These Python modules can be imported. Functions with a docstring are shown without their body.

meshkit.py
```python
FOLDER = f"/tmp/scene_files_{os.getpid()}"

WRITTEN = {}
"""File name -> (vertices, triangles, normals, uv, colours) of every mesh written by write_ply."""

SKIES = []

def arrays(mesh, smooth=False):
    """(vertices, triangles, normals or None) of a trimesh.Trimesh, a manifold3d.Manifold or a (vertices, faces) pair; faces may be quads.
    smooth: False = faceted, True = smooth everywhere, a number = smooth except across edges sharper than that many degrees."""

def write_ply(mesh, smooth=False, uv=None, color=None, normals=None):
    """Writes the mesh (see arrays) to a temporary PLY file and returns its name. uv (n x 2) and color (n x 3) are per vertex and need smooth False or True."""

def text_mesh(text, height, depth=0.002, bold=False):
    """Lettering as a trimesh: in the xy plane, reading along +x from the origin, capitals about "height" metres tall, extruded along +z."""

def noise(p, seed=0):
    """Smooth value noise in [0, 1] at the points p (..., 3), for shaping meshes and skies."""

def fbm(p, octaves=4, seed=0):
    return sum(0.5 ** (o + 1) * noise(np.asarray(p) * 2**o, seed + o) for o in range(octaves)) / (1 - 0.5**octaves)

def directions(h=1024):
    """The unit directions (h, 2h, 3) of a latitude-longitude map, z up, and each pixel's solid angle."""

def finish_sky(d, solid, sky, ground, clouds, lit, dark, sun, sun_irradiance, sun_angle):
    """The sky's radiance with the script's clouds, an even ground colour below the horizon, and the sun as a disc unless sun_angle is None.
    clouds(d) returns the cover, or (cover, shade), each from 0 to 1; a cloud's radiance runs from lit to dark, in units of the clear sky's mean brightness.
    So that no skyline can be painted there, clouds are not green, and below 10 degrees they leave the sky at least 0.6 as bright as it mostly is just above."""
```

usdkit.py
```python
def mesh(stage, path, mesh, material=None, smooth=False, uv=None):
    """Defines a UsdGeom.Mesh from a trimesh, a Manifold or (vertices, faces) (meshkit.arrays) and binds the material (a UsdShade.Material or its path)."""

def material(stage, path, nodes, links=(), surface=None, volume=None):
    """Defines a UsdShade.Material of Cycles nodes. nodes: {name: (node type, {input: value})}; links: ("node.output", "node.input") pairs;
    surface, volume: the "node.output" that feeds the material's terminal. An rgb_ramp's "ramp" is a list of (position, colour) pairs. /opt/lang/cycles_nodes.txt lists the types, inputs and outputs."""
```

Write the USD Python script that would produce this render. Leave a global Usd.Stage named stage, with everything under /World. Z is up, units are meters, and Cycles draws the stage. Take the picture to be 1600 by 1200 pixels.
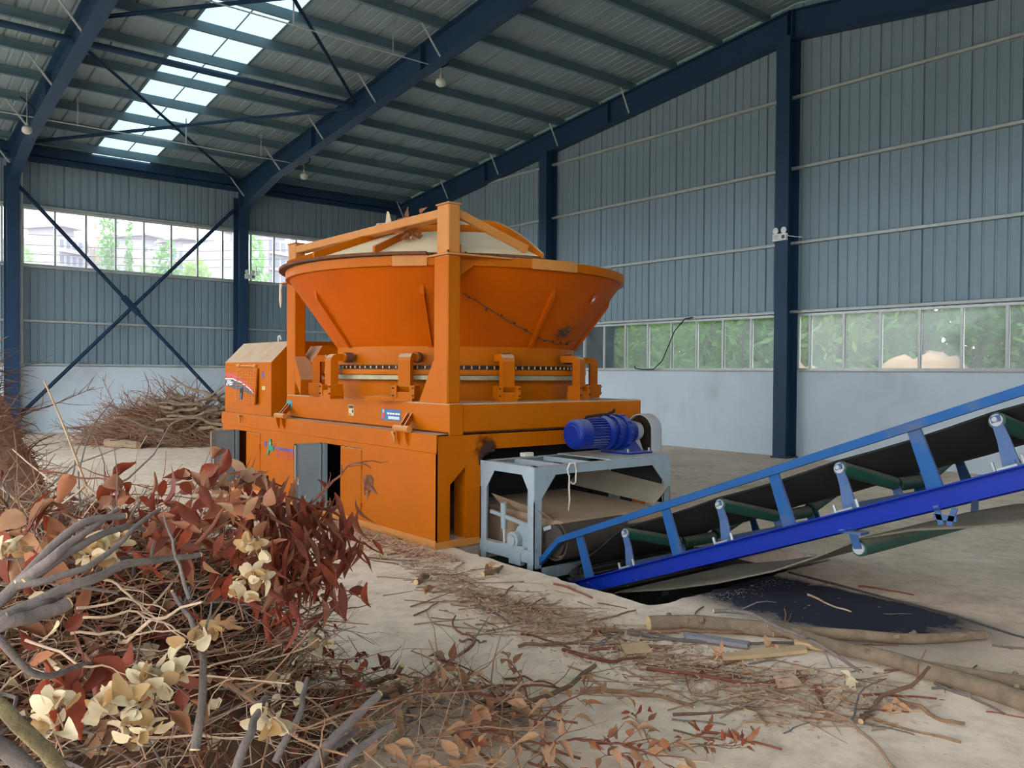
import math, random
import numpy as np, trimesh, usdkit, meshkit
from shapely.geometry import Polygon, Point
from pxr import Usd, UsdGeom, UsdLux, UsdShade, Gf, Sdf, Vt

stage = Usd.Stage.CreateInMemory()
UsdGeom.SetStageUpAxis(stage, 'Z')
UsdGeom.Xform.Define(stage, '/World')
rng = np.random.default_rng(7)
random.seed(7)

# ---------------------------------------------------------------- camera, sky, exposure
CAM = np.array([0, 0, 1.55]); FPX = 1300.0
_a = math.radians(50.5); FWD0 = np.array([math.cos(_a), math.sin(_a), 0]); RGT0 = np.array([math.sin(_a), -math.cos(_a), 0]); UP0 = np.array([0, 0, 1.0])
_t = math.atan(18 / FPX); FWD = FWD0 * math.cos(_t) - UP0 * math.sin(_t); _u = UP0 * math.cos(_t) + FWD0 * math.sin(_t)
_r = .0073; RGT = RGT0 * math.cos(_r) + _u * math.sin(_r); UPV = _u * math.cos(_r) - RGT0 * math.sin(_r)
cam = UsdGeom.Camera.Define(stage, '/World/camera')
cam.CreateHorizontalApertureAttr(36.0); cam.CreateVerticalApertureAttr(27.0); cam.CreateFocalLengthAttr(36.0 * FPX / 1600)
cam.CreateClippingRangeAttr(Gf.Vec2f(.05, 2000)); cam.CreateExposureAttr(0.16)
m4 = np.eye(4); m4[0, :3] = RGT; m4[1, :3] = UPV; m4[2, :3] = -FWD; m4[3, :3] = CAM
cam.AddTransformOp().Set(Gf.Matrix4d(m4.tolist()))
SKY = 6.0
sky_mat = usdkit.material(stage, '/World/Looks/overcast_sky', {
    't': ('texture_coordinate', {}), 'n': ('noise_texture', {'scale': 2.2, 'detail': 5.0, 'roughness': .55}),
    'r': ('rgb_ramp', {'ramp': [(.25, (.80, .90, 1.0)), (.5, (.93, .97, 1.0)), (.75, (1, 1, 1))]}),
    'b': ('background_shader', {'strength': SKY})}, [('t.generated', 'n.vector'), ('n.fac', 'r.fac'), ('r.color', 'b.color')], surface='b.background')
dome = UsdLux.DomeLight.Define(stage, '/World/sky'); dome.CreateIntensityAttr(1.0)
UsdShade.MaterialBindingAPI.Apply(dome.GetPrim()).Bind(sky_mat)

# ---------------------------------------------------------------- helpers
def lin(c):
    c = np.asarray(c, float) / 255
    return tuple(np.where(c <= .04045, c / 12.92, ((c + .055) / 1.055) ** 2.4))

MATS = {}
def mat(name, rgb, rough=.5, metal=0.0, var=.12, scale=3.0, dust=0.0, dustc=(176, 160, 140), bump=0.0, bscale=40.0, spec=.5, rand=0.0, transl=0.0, stain=None, stretch=None, scorch=None):
    """Painted / dusty surface: colour noise, dust settled on upward faces, fine relief. rand varies the tone of each object."""
    n = {'g': ('geometry', {}), 'no': ('noise_texture', {'scale': scale, 'detail': 4.0, 'roughness': .6}),
         'p': ('principled_bsdf', {'roughness': rough, 'metallic': metal, 'specular_ior_level': spec})}
    c = np.array(lin(rgb)); k = []
    n['r'] = ('rgb_ramp', {'ramp': [(.25, tuple(c * (1 - var))), (.75, tuple(np.minimum(c * (1 + var), 1)))]})
    src = 'g.position'
    if stretch:
        n['mp'] = ('mapping', {'scale': stretch}); k.append(('g.position', 'mp.vector')); src = 'mp.vector'
    k += [(src, 'no.vector'), ('no.fac', 'r.fac')]
    col = 'r.color'
    if stain:
        sc, amt, sco = stain
        n['sn'] = ('noise_texture', {'scale': sco, 'detail': 6.0, 'roughness': .65}); n['sr'] = ('map_range', {'from_min': .55, 'from_max': .75, 'to_min': 0.0, 'to_max': amt})
        n['sm'] = ('mix_color', {'b': lin(sc)}); k += [('g.position', 'sn.vector'), ('sn.fac', 'sr.value'), ('sr.result', 'sm.fac'), (col, 'sm.a')]; col = 'sm.result'
    if scorch:
        cc, rad, sco = scorch
        n.update({'kd': ('vector_math', {'math_type': 'distance', 'vector2': cc}), 'kn': ('noise_texture', {'scale': 14.0, 'detail': 5.0}), 'ka': ('math', {'math_type': 'multiply_add', 'value2': rad * 1.3, 'value3': -rad * .65}), 'kb': ('math', {'math_type': 'add'}),
                  'kr': ('map_range', {'range_type': 'smoothstep', 'from_min': rad * .25, 'from_max': rad, 'to_min': .95, 'to_max': 0.0}), 'kx': ('mix_color', {'b': lin(sco)})})
        k += [('g.position', 'kd.vector1'), ('g.position', 'kn.vector'), ('kn.fac', 'ka.value1'), ('kd.value', 'kb.value1'), ('ka.value', 'kb.value2'), ('kb.value', 'kr.value'), ('kr.result', 'kx.fac'), (col, 'kx.a')]; col = 'kx.result'
    if dust:
        n['sx'] = ('separate_xyz', {}); n['dr'] = ('map_range', {'from_min': .2, 'from_max': .66, 'to_min': 0.0, 'to_max': dust})
        n['dn'] = ('noise_texture', {'scale': 5.0, 'detail': 4.0}); n['dm'] = ('math', {'math_type': 'multiply'}); n['dd'] = ('map_range', {'from_min': .2, 'from_max': .6, 'to_min': .6, 'to_max': 1.0})
        n['dx'] = ('mix_color', {'b': lin(dustc)})
        k += [('g.normal', 'sx.vector'), ('sx.z', 'dr.value'), ('g.position', 'dn.vector'), ('dn.fac', 'dd.value'), ('dr.result', 'dm.value1'), ('dd.result', 'dm.value2'), ('dm.value', 'dx.fac'), (col, 'dx.a')]
        col = 'dx.result'
    if rand:
        n['oi'] = ('object_info', {}); n['rr'] = ('map_range', {'to_min': 1 - rand, 'to_max': 1 + rand}); n['hv'] = ('hsv', {})
        k += [('oi.random', 'rr.value'), ('rr.result', 'hv.value'), (col, 'hv.color')]; col = 'hv.color'
    k.append((col, 'p.base_color'))
    if bump:
        n['bn'] = ('noise_texture', {'scale': bscale, 'detail': 5.0, 'roughness': .65}); n['bu'] = ('bump', {'strength': bump, 'distance': .02})
        k += [(src, 'bn.vector'), ('bn.fac', 'bu.height'), ('bu.normal', 'p.normal')]
    out = 'p.BSDF'
    if transl:
        n['tl'] = ('translucent_bsdf', {}); n['mx'] = ('mix_closure', {'fac': transl}); k += [(col, 'tl.color'), ('p.BSDF', 'mx.closure1'), ('tl.BSDF', 'mx.closure2')]; out = 'mx.closure'
    MATS[name] = usdkit.material(stage, '/World/Looks/' + name, n, k, surface=out)
    return MATS[name]

def raw(name, n, k, out):
    MATS[name] = usdkit.material(stage, '/World/Looks/' + name, n, k, surface=out); return MATS[name]

USED = set()
def numbered(base):
    p, i = base, 0
    while p in USED:
        i += 1; p = f'{base}_{i:03d}'
    USED.add(p); return p

class Th:
    """A thing: an Xform at its base; parts are given in world coordinates."""
    def __init__(s, path, loc): s.path, s.loc = path, np.asarray(loc, float); s.prim = None

def tag(prim, label=None, cat=None, group=None, kind=None):
    for k, v in (('label', label), ('category', cat), ('group', group), ('kind', kind)):
        if v: prim.SetCustomDataByKey(k, v)
    return prim

def thing(name, label, cat, loc=(0, 0, 0), group=None, kind=None):
    t = Th(numbered('/World/' + name), loc)
    x = UsdGeom.Xform.Define(stage, t.path); x.AddTranslateOp().Set(Gf.Vec3d(*map(float, loc)))
    t.prim = tag(x.GetPrim(), label, cat, group, kind); return t

def struct(name, label=None, loc=(0, 0, 0)): return thing(name, label, None, loc, kind='structure')

def arr(m):
    if isinstance(m, trimesh.Trimesh): return np.asarray(m.vertices, float), np.asarray(m.faces)
    v, f = m; return np.asarray(v, float), tri(f)

def tri(f):
    f = np.asarray(f, int)
    return np.vstack([f[:, [0, 1, 2]], f[:, [0, 2, 3]]]) if f.shape[1] == 4 else f

def join(ms):
    vs, fs, n = [], [], 0
    for m in ms:
        v, f = arr(m); vs.append(v); fs.append(f + n); n += len(v)
    return np.vstack(vs), np.vstack(fs)

def part(parent, name, m, material, label=None, smooth=False, kind=None):
    if isinstance(m, list): m = join(m)
    v, f = arr(m); t = Th(numbered(parent.path + '/' + name), parent.loc)
    g = usdkit.mesh(stage, t.path, (v - parent.loc, f), MATS[material], smooth=smooth)
    t.prim = tag(g.GetPrim(), label, kind=kind); return t

def single(name, label, cat, m, material, smooth=False, group=None, kind=None):
    if isinstance(m, list): m = join(m)
    t = Th(numbered('/World/' + name), (0, 0, 0))
    v, f = arr(m); b = np.array([v[:, 0].mean(), v[:, 1].mean(), v[:, 2].min()]); t.loc = b
    g = usdkit.mesh(stage, t.path, (v - b, f), MATS[material], smooth=smooth); g.AddTranslateOp().Set(Gf.Vec3d(*map(float, b)))
    t.prim = tag(g.GetPrim(), label, cat, group, kind); return t

def place(src, M, label=None, group=None):
    """A copy of a thing under its own matrix (numpy, row vectors last row = translation)."""
    base = src.path.split('/')[-1]
    p = numbered('/World/' + base)
    x = UsdGeom.Xform.Define(stage, p); q = x.GetPrim(); q.GetReferences().AddInternalReference(src.path); q.SetInstanceable(True)
    x.ClearXformOpOrder(); x.AddTransformOp(opSuffix='copy').Set(Gf.Matrix4d(M.tolist()))
    was = src.prim.GetCustomData(); tag(q, label or was.get('label'), was.get('category'), group or was.get('group')); return q

def move(src, M):
    x = UsdGeom.Xformable(src.prim); x.ClearXformOpOrder(); x.AddTransformOp(opSuffix='place').Set(Gf.Matrix4d(M.tolist()))

def box(x0, x1, y0, y1, z0, z1):
    v = np.array([(x, y, z) for z in (z0, z1) for y in (y0, y1) for x in (x0, x1)], float)
    f = [(0, 2, 3, 1), (4, 5, 7, 6), (0, 1, 5, 4), (2, 6, 7, 3), (0, 4, 6, 2), (1, 3, 7, 5)]
    return v, tri(f)

def cbox(x0, x1, y0, y1, z0, z1, c=.008):
    """Box with chamfered edges."""
    c = min(c, (x1 - x0) / 2.2, (y1 - y0) / 2.2, (z1 - z0) / 2.2)
    pts = []
    for x, sx in ((x0, 1), (x1, -1)):
        for y, sy in ((y0, 1), (y1, -1)):
            for z, sz in ((z0, 1), (z1, -1)):
                pts += [(x, y + sy * c, z + sz * c), (x + sx * c, y, z + sz * c), (x + sx * c, y + sy * c, z)]
    h = trimesh.convex.convex_hull(np.array(pts)); return np.asarray(h.vertices), np.asarray(h.faces)

def hull(pts):
    h = trimesh.convex.convex_hull(np.array(pts, float)); return np.asarray(h.vertices), np.asarray(h.faces)

def bar(a, b, w, h, up=(0, 0, 1)):
    """Rectangular bar from a to b; w across, h along up."""
    a, b, up = (np.asarray(x, float) for x in (a, b, up)); d = (b - a) / np.linalg.norm(b - a)
    s = np.cross(d, up); s /= np.linalg.norm(s); u = np.cross(s, d)
    v = np.array([p + s * i * w / 2 + u * j * h / 2 for p in (a, b) for j in (-1, 1) for i in (-1, 1)])
    f = [(0, 2, 3, 1), (4, 5, 7, 6), (0, 1, 5, 4), (2, 6, 7, 3), (0, 4, 6, 2), (1, 3, 7, 5)]
    return v, tri(f)

def tube(pts, rad, k=6, caps=True):
    pts = np.asarray(pts, float); n = len(pts); rad = np.broadcast_to(np.asarray(rad, float), (n,))
    t = np.gradient(pts, axis=0); t /= np.linalg.norm(t, axis=1, keepdims=True) + 1e-12
    s = np.cross(t[0], (0, 0, 1.0)); s = s if np.linalg.norm(s) > .1 else np.cross(t[0], (0, 1.0, 0))
    ang = np.linspace(0, 2 * np.pi, k, endpoint=False); v = []
    for i in range(n):
        s = s - t[i] * (s @ t[i]); s /= np.linalg.norm(s) + 1e-12; b = np.cross(t[i], s)
        v.append(pts[i] + rad[i] * (np.cos(ang)[:, None] * s + np.sin(ang)[:, None] * b))
    v = np.vstack(v); f = []
    for i in range(n - 1):
        for j in range(k):
            a, c = i * k + j, i * k + (j + 1) % k; f += [(a, c, c + k), (a, c + k, a + k)]
    if caps:
        v = np.vstack([v, pts[:1], pts[-1:]]); m = n * k
        for j in range(k): f += [(m, (j + 1) % k, j), (m + 1, (n - 1) * k + j, (n - 1) * k + (j + 1) % k)]
    return v, np.array(f)

def cyl(a, b, r, k=16): return tube([a, b], [r, r], k)

def lathe(prof, c=(0, 0, 0), k=64, a0=0.0, a1=2 * math.pi, closed=False):
    """Revolves (r, z) points about the vertical through c."""
    full = abs(a1 - a0 - 2 * math.pi) < 1e-6
    ang = np.linspace(a0, a1, k, endpoint=not full); p = np.asarray(prof, float); n = len(p)
    v = np.array([(c[0] + r * math.cos(t), c[1] + r * math.sin(t), c[2] + z) for t in ang for r, z in p]); f = []
    m = len(ang)
    for i in range(m if full else m - 1):
        for j in range(n if closed else n - 1):
            a, b, i2, j2 = i, i, (i + 1) % m, (j + 1) % n
            f += [(i * n + j, i2 * n + j, i2 * n + j2), (i * n + j, i2 * n + j2, i * n + j2)]
    if closed and not full:
        base = [list(range(n)), list(range((m - 1) * n, m * n))]
        for q, (ring) in enumerate(base):
            for j in range(1, n - 1): f.append((ring[0], ring[j], ring[j + 1]) if q == 0 else (ring[0], ring[j + 1], ring[j]))
    return v, np.array(f)

def prism(poly, frame, d0, d1):
    """Extrudes a shapely polygon or 2-D point list; frame(u, v, w) gives the world point."""
    pg = poly if isinstance(poly, Polygon) else Polygon(poly)
    e = trimesh.creation.extrude_polygon(pg, 1.0, engine='earcut'); p = np.asarray(e.vertices)
    w = d0 + p[:, 2] * (d1 - d0); v = np.array([frame(a, b, c) for a, b, c in zip(p[:, 0], p[:, 1], w)], float)
    f = np.asarray(e.faces); tm = trimesh.Trimesh(v, f, process=False)
    if tm.volume < 0: f = f[:, ::-1]
    return v, f

XZ = lambda y0=0: (lambda u, v, w: (u, w, v))
YZ = lambda: (lambda u, v, w: (w, u, v))
XY = lambda: (lambda u, v, w: (u, v, w))

def at(px, py, d):
    """A point in the hall d metres in front of the camera's first position, from the reference view."""
    q = FWD + RGT * (px - 800) / FPX - UPV * (py - 600) / FPX
    return CAM + q * d
def ld(lat, d, z=0.0):
    p = RGT0 * lat + FWD0 * d; return np.array([p[0], p[1], z])
def on_floor(px, py, z=0.0):
    q = FWD + RGT * (px - 800) / FPX - UPV * (py - 600) / FPX
    return CAM + q * ((z - CAM[2]) / q[2])
# ---------------------------------------------------------------- materials
mat('steel_blue', (36, 62, 90), .5, var=.12, scale=2.0, dust=.08, spec=.3)
mat('purlin_paint', (92, 118, 130), .5, var=.15, scale=1.5, dust=.2)
mat('galvanised', (182, 190, 188), .45, .2, var=.12, scale=6)
mat('wall_sheet', (132, 152, 164), .5, .1, var=.07, scale=.7, stretch=(1, 1, .15))
mat('roof_sheet', (140, 160, 166), .5, .1, var=.08, scale=.6)
mat('plaster', (208, 220, 231), .9, var=.05, scale=1.2, bump=.05, bscale=30, stain=((176, 176, 178), .5, .9))
mat('sill_concrete', (170, 172, 170), .9, var=.15, scale=6, bump=.2)
mat('aluminium', (196, 200, 200), .4, .3, var=.05)
mat('outside_metal', (150, 158, 160), .6, var=.05)
raw('window_glass', {'t': ('transparent_bsdf', {'color': (.76, .77, .78)}), 'd': ('translucent_bsdf', {'color': (.5, .52, .54)}), 'g': ('glossy_bsdf', {'color': (.4, .42, .42), 'roughness': .08}),
    'fr': ('fresnel', {'IOR': 1.45}), 'm1': ('mix_closure', {'fac': .055}), 'm2': ('mix_closure', {})},
    [('t.BSDF', 'm1.closure1'), ('d.BSDF', 'm1.closure2'), ('fr.fac', 'm2.fac'), ('m1.closure', 'm2.closure1'), ('g.BSDF', 'm2.closure2')], 'm2.closure')
raw('skylight_sheet', {'t': ('transparent_bsdf', {'color': (.10, .11, .11)}), 'd': ('translucent_bsdf', {'color': (.375, .435, .455)}), 'm1': ('mix_closure', {'fac': .8})},
    [('t.BSDF', 'm1.closure1'), ('d.BSDF', 'm1.closure2')], 'm1.closure')

# concrete floor: dusty slab with a dark dust stain and painted conveyor shadow beside the pit and pale scuffs
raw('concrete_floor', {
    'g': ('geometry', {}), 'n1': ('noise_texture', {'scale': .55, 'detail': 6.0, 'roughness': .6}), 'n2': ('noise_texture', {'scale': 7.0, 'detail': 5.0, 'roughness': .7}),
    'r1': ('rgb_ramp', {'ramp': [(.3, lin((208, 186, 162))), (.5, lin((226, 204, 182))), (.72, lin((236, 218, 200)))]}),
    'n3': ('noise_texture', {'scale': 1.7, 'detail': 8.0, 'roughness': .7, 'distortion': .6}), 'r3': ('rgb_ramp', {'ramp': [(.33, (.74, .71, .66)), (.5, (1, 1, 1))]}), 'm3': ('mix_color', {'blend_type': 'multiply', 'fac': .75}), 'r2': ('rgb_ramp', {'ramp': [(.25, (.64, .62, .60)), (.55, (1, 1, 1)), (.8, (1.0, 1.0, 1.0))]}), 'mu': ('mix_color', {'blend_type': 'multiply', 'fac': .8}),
    # dust stain with the conveyor shadow painted in: a box X 4.25..5.85, Y 2.0..4 with ragged edges
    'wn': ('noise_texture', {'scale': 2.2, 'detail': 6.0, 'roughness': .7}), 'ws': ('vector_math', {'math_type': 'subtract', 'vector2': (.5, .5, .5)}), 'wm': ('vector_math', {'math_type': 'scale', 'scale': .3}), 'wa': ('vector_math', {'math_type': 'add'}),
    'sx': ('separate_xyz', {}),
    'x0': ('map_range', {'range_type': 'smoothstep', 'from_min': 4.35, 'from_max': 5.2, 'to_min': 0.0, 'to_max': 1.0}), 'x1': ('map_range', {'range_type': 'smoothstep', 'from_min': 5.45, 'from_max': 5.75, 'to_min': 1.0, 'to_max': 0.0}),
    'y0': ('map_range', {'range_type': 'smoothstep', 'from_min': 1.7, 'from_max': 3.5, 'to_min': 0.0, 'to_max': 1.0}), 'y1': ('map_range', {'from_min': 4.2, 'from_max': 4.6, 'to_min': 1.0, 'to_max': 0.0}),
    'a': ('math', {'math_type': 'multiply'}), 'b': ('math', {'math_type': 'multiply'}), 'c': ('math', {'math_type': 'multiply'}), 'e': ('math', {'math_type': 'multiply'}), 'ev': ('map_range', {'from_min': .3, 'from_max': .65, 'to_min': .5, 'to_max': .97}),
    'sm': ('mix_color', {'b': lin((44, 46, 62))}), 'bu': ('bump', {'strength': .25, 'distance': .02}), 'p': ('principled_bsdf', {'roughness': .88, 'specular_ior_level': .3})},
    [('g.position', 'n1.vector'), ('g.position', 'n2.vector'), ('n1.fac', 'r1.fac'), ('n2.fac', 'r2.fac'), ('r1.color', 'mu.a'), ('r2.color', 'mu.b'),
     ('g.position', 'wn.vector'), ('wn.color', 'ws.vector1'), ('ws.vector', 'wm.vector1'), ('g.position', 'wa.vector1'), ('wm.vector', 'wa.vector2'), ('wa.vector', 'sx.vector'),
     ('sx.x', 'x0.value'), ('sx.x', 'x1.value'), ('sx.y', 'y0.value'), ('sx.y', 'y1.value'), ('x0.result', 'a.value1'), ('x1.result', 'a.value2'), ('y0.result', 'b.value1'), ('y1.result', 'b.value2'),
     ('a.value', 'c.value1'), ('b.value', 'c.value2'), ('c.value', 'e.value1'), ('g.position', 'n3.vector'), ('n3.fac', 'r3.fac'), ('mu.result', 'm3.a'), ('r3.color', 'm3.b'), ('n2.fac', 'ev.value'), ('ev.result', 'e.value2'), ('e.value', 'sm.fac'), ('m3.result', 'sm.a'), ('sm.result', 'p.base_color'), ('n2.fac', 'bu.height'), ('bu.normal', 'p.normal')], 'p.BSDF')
mat('pit_concrete', (70, 66, 64), .9, var=.3, scale=4, bump=.3)
mat('outdoor_ground', (118, 112, 100), .95, var=.25, scale=.3, stain=((96, 112, 70), .8, .12))

OR = (180, 93, 0)
mat('orange_paint', OR, .42, var=.07, scale=2.5, dust=.92, dustc=(186, 164, 138), scorch=((4.64, 5.98, .85), .17, (44, 24, 10)), stain=((184, 100, 8), .3, 1.6), spec=.1)
mat('orange_cone', (180, 80, 0), .55, spec=.1, var=.08, scale=2.0, dust=.3, stain=((166, 72, 6), .4, 1.5))
mat('orange_dusty', (188, 120, 50), .6, var=.12, scale=5, dust=.5, dustc=(214, 176, 136))
mat('canvas_cream', (226, 204, 168), .9, var=.06, scale=2.5, bump=.1, bscale=12)
mat('chain_dark', (48, 36, 28), .5, .4, var=.3, scale=30)
mat('chain_pin', (196, 150, 96), .5, .2)
mat('worn_steel', (150, 142, 112), .45, .4, var=.2, scale=8)
mat('rust', (98, 58, 34), .85, var=.3, scale=12)
mat('door_inside', (132, 146, 150), .6, var=.08, scale=3)
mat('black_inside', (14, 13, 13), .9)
mat('burnt', (58, 34, 24), .9, var=.4, scale=10)
mat('red_decal', (188, 70, 70), .5, var=.05)
mat('dark_decal', (70, 72, 88), .5, var=.05)
mat('white_print', (235, 232, 225), .5, var=.03)
mat('blue_decal', (24, 96, 150), .4, var=.08)
mat('red_print', (196, 66, 52), .5)
mat('green_print', (16, 128, 96), .5)
mat('indigo_print', (74, 72, 160), .5)
mat('black_print', (62, 44, 26), .6)
mat('pale_label', (196, 176, 130), .6, var=.1, scale=60)
mat('teal_label', (60, 140, 150), .5)
mat('grey_frame', (146, 160, 168), .5, var=.1, scale=3, dust=.35, stain=((120, 116, 108), .5, 5))
mat('belt_tan', (148, 122, 98), .85, var=.14, scale=3, bump=.1)
mat('belt_flap', (62, 50, 42), .8, var=.25, scale=7)
mat('belt_black', (26, 25, 26), .8, var=.2, scale=4, dust=.35, dustc=(110, 96, 80))
mat('belt_return', (104, 98, 84), .85, var=.2, scale=4, dust=.4)
mat('motor_blue', (10, 40, 128), .4, spec=.25, var=.1, scale=6, dust=.35, dustc=(140, 140, 150))
mat('motor_grey', (160, 164, 168), .5, var=.1, dust=.3)
mat('conveyor_blue', (4, 38, 142), .42, spec=.2, var=.1, scale=2, dust=.3, dustc=(150, 140, 130), stain=((20, 48, 110), .5, 3))
mat('rail_blue', (22, 78, 136), .55, spec=.2, var=.15, scale=3, dust=.35, stain=((96, 92, 84), .9, 2.6))
mat('roller_green', (16, 66, 54), .55, var=.2, scale=10, dust=.3)
mat('bracket_blue', (46, 80, 128), .5, var=.15, scale=8, dust=.4)
mat('bolt_steel', (142, 146, 146), .4, .5)
mat('rope_white', (214, 206, 192), .9)
mat('cable_black', (20, 20, 22), .6)
mat('lamp_white', (196, 200, 190), .5)
mat('lens_white', (220, 224, 222), .3)
mat('pipe_white', (205, 208, 206), .5)

mat('bark_grey', (116, 104, 98), .9, var=.25, scale=14, bump=.5, bscale=60, rand=.2)
mat('bark_brown', (128, 96, 72), .9, var=.28, scale=14, bump=.5, bscale=60, rand=.25)
mat('bark_red', (120, 68, 50), .85, var=.25, scale=14, rand=.25)
mat('bark_lichen', (142, 126, 92), .95, var=.3, scale=18, bump=.8, bscale=50, stain=((96, 84, 74), .8, 9))
mat('log_grey', (142, 120, 98), .9, var=.3, scale=9, bump=.7, bscale=26, rand=.15, stain=((98, 82, 68), .8, 5))
mat('cut_wood', (206, 176, 126), .8, var=.15, scale=20)
mat('leaf_red', (122, 52, 30), .65, var=.45, scale=14, rand=.35, transl=.2)
mat('leaf_brown', (146, 92, 62), .7, var=.25, scale=9, rand=.3, transl=.2)
mat('leaf_tan', (176, 132, 98), .7, var=.2, scale=9, rand=.25, transl=.2)
mat('leaf_cream', (206, 188, 154), .8, var=.15, scale=12, rand=.15, transl=.25)
mat('leaf_ochre', (178, 142, 96), .7, var=.2, scale=9, rand=.2, transl=.25)
mat('litter', (98, 72, 54), .95, var=.4, scale=16, bump=.8, bscale=30)
mat('twig', (150, 118, 94), .9, var=.3, scale=9)
mat('twig_pale', (184, 158, 132), .9, var=.25, scale=9)
mat('twig_red', (130, 86, 66), .9, var=.3, scale=9)
mat('chip', (184, 148, 120), .9, var=.35, scale=16)
mat('board_tan', (186, 156, 118), .8, var=.12, scale=9)
mat('board_grey', (132, 128, 134), .8, var=.12, scale=9)
mat('foliage', (90, 136, 60), .7, var=.5, scale=2.2, transl=.4, rand=.3)
mat('foliage_light', (112, 142, 62), .7, var=.3, scale=1.2, transl=.4, rand=.2)
mat('foliage_dry', (150, 116, 92), .8, var=.3, scale=1.2, transl=.2)
mat('facade', (150, 144, 152), .8, var=.05, scale=.2)
mat('facade_window', (96, 100, 116), .3)
mat('facade_roof', (150, 140, 150), .8)
mat('dirt', (176, 146, 116), .95, var=.15, scale=1.5, bump=.5)

# ---------------------------------------------------------------- the hall
XL, XR, YF, YB, RIDGE = -7.35, 14.0, -5.3, 22.7, 8.7
def roof_z(y): return 8.48 - .115 * abs(y - RIDGE)
WH = 1.6           # plastered base wall

def sheet(place_, u0, u1, v0, v1, n, rib=.026, deep=.022, th=.004, seam=None):
    """Trapezoid-ribbed steel sheet: n pans between ribs. place_(u, w, v) -> world; v0, v1 numbers or functions of u."""
    f0 = v0 if callable(v0) else (lambda u: v0); f1 = v1 if callable(v1) else (lambda u: v1)
    pitch = (u1 - u0) / n; pr = []
    for i in range(n):
        a = u0 + i * pitch; dp = seam if seam and i == n - 1 else deep
        pr += [(a, 0.0), (a + pitch - rib * 1.9, 0.0), (a + pitch - rib * 1.45, dp), (a + pitch - rib * .45, dp)]
    pr.append((u1, .002))
    pr = np.array(pr); m = len(pr); v = []
    for off in (0.0, th):
        for fn in (f0, f1): v += [place_(u, w + off, fn(u)) for u, w in pr]
    f = []
    for i in range(m - 1):
        f += [(i, i + 1, m + i + 1, m + i), (2 * m + i, 3 * m + i, 3 * m + i + 1, 2 * m + i + 1), (i, 2 * m + i, 2 * m + i + 1, i + 1), (m + i, m + i + 1, 3 * m + i + 1, 3 * m + i)]
    return np.array(v, float), tri(f)

# floor with the conveyor pit, ragged along its near edges
PX0, PX1, PY0 = 4.24, 6.5, 3.66
def ragged(a, b, n, amp, nrm):
    a, b, nrm = map(np.asarray, (a, b, nrm)); t = np.linspace(0, 1, n)
    return [tuple(a + (b - a) * s + nrm * (rng.uniform(-amp, amp) if 0 < i < n - 1 else 0)) for i, s in enumerate(t)]
pit = ragged((PX0 + .02, 6.05), (PX0, PY0 + .03), 34, .02, (1, 0)) + ragged((PX0 + .06, PY0), (PX1, PY0), 26, .02, (0, 1)) + [(PX1, 6.05)]
floor = struct('floor', 'dusty concrete floor of the hall with a dark stain and painted shadow by the pit')
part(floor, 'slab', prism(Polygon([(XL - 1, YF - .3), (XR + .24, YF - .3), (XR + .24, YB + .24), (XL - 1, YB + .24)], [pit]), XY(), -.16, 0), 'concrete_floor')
pt = struct('floor_pit', 'dark conveyor pit cut into the concrete floor')
part(pt, 'pit_bottom', box(PX0 - .3, PX1 + .3, PY0 - .3, 6.4, -.75, -.6), 'pit_concrete')
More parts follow.
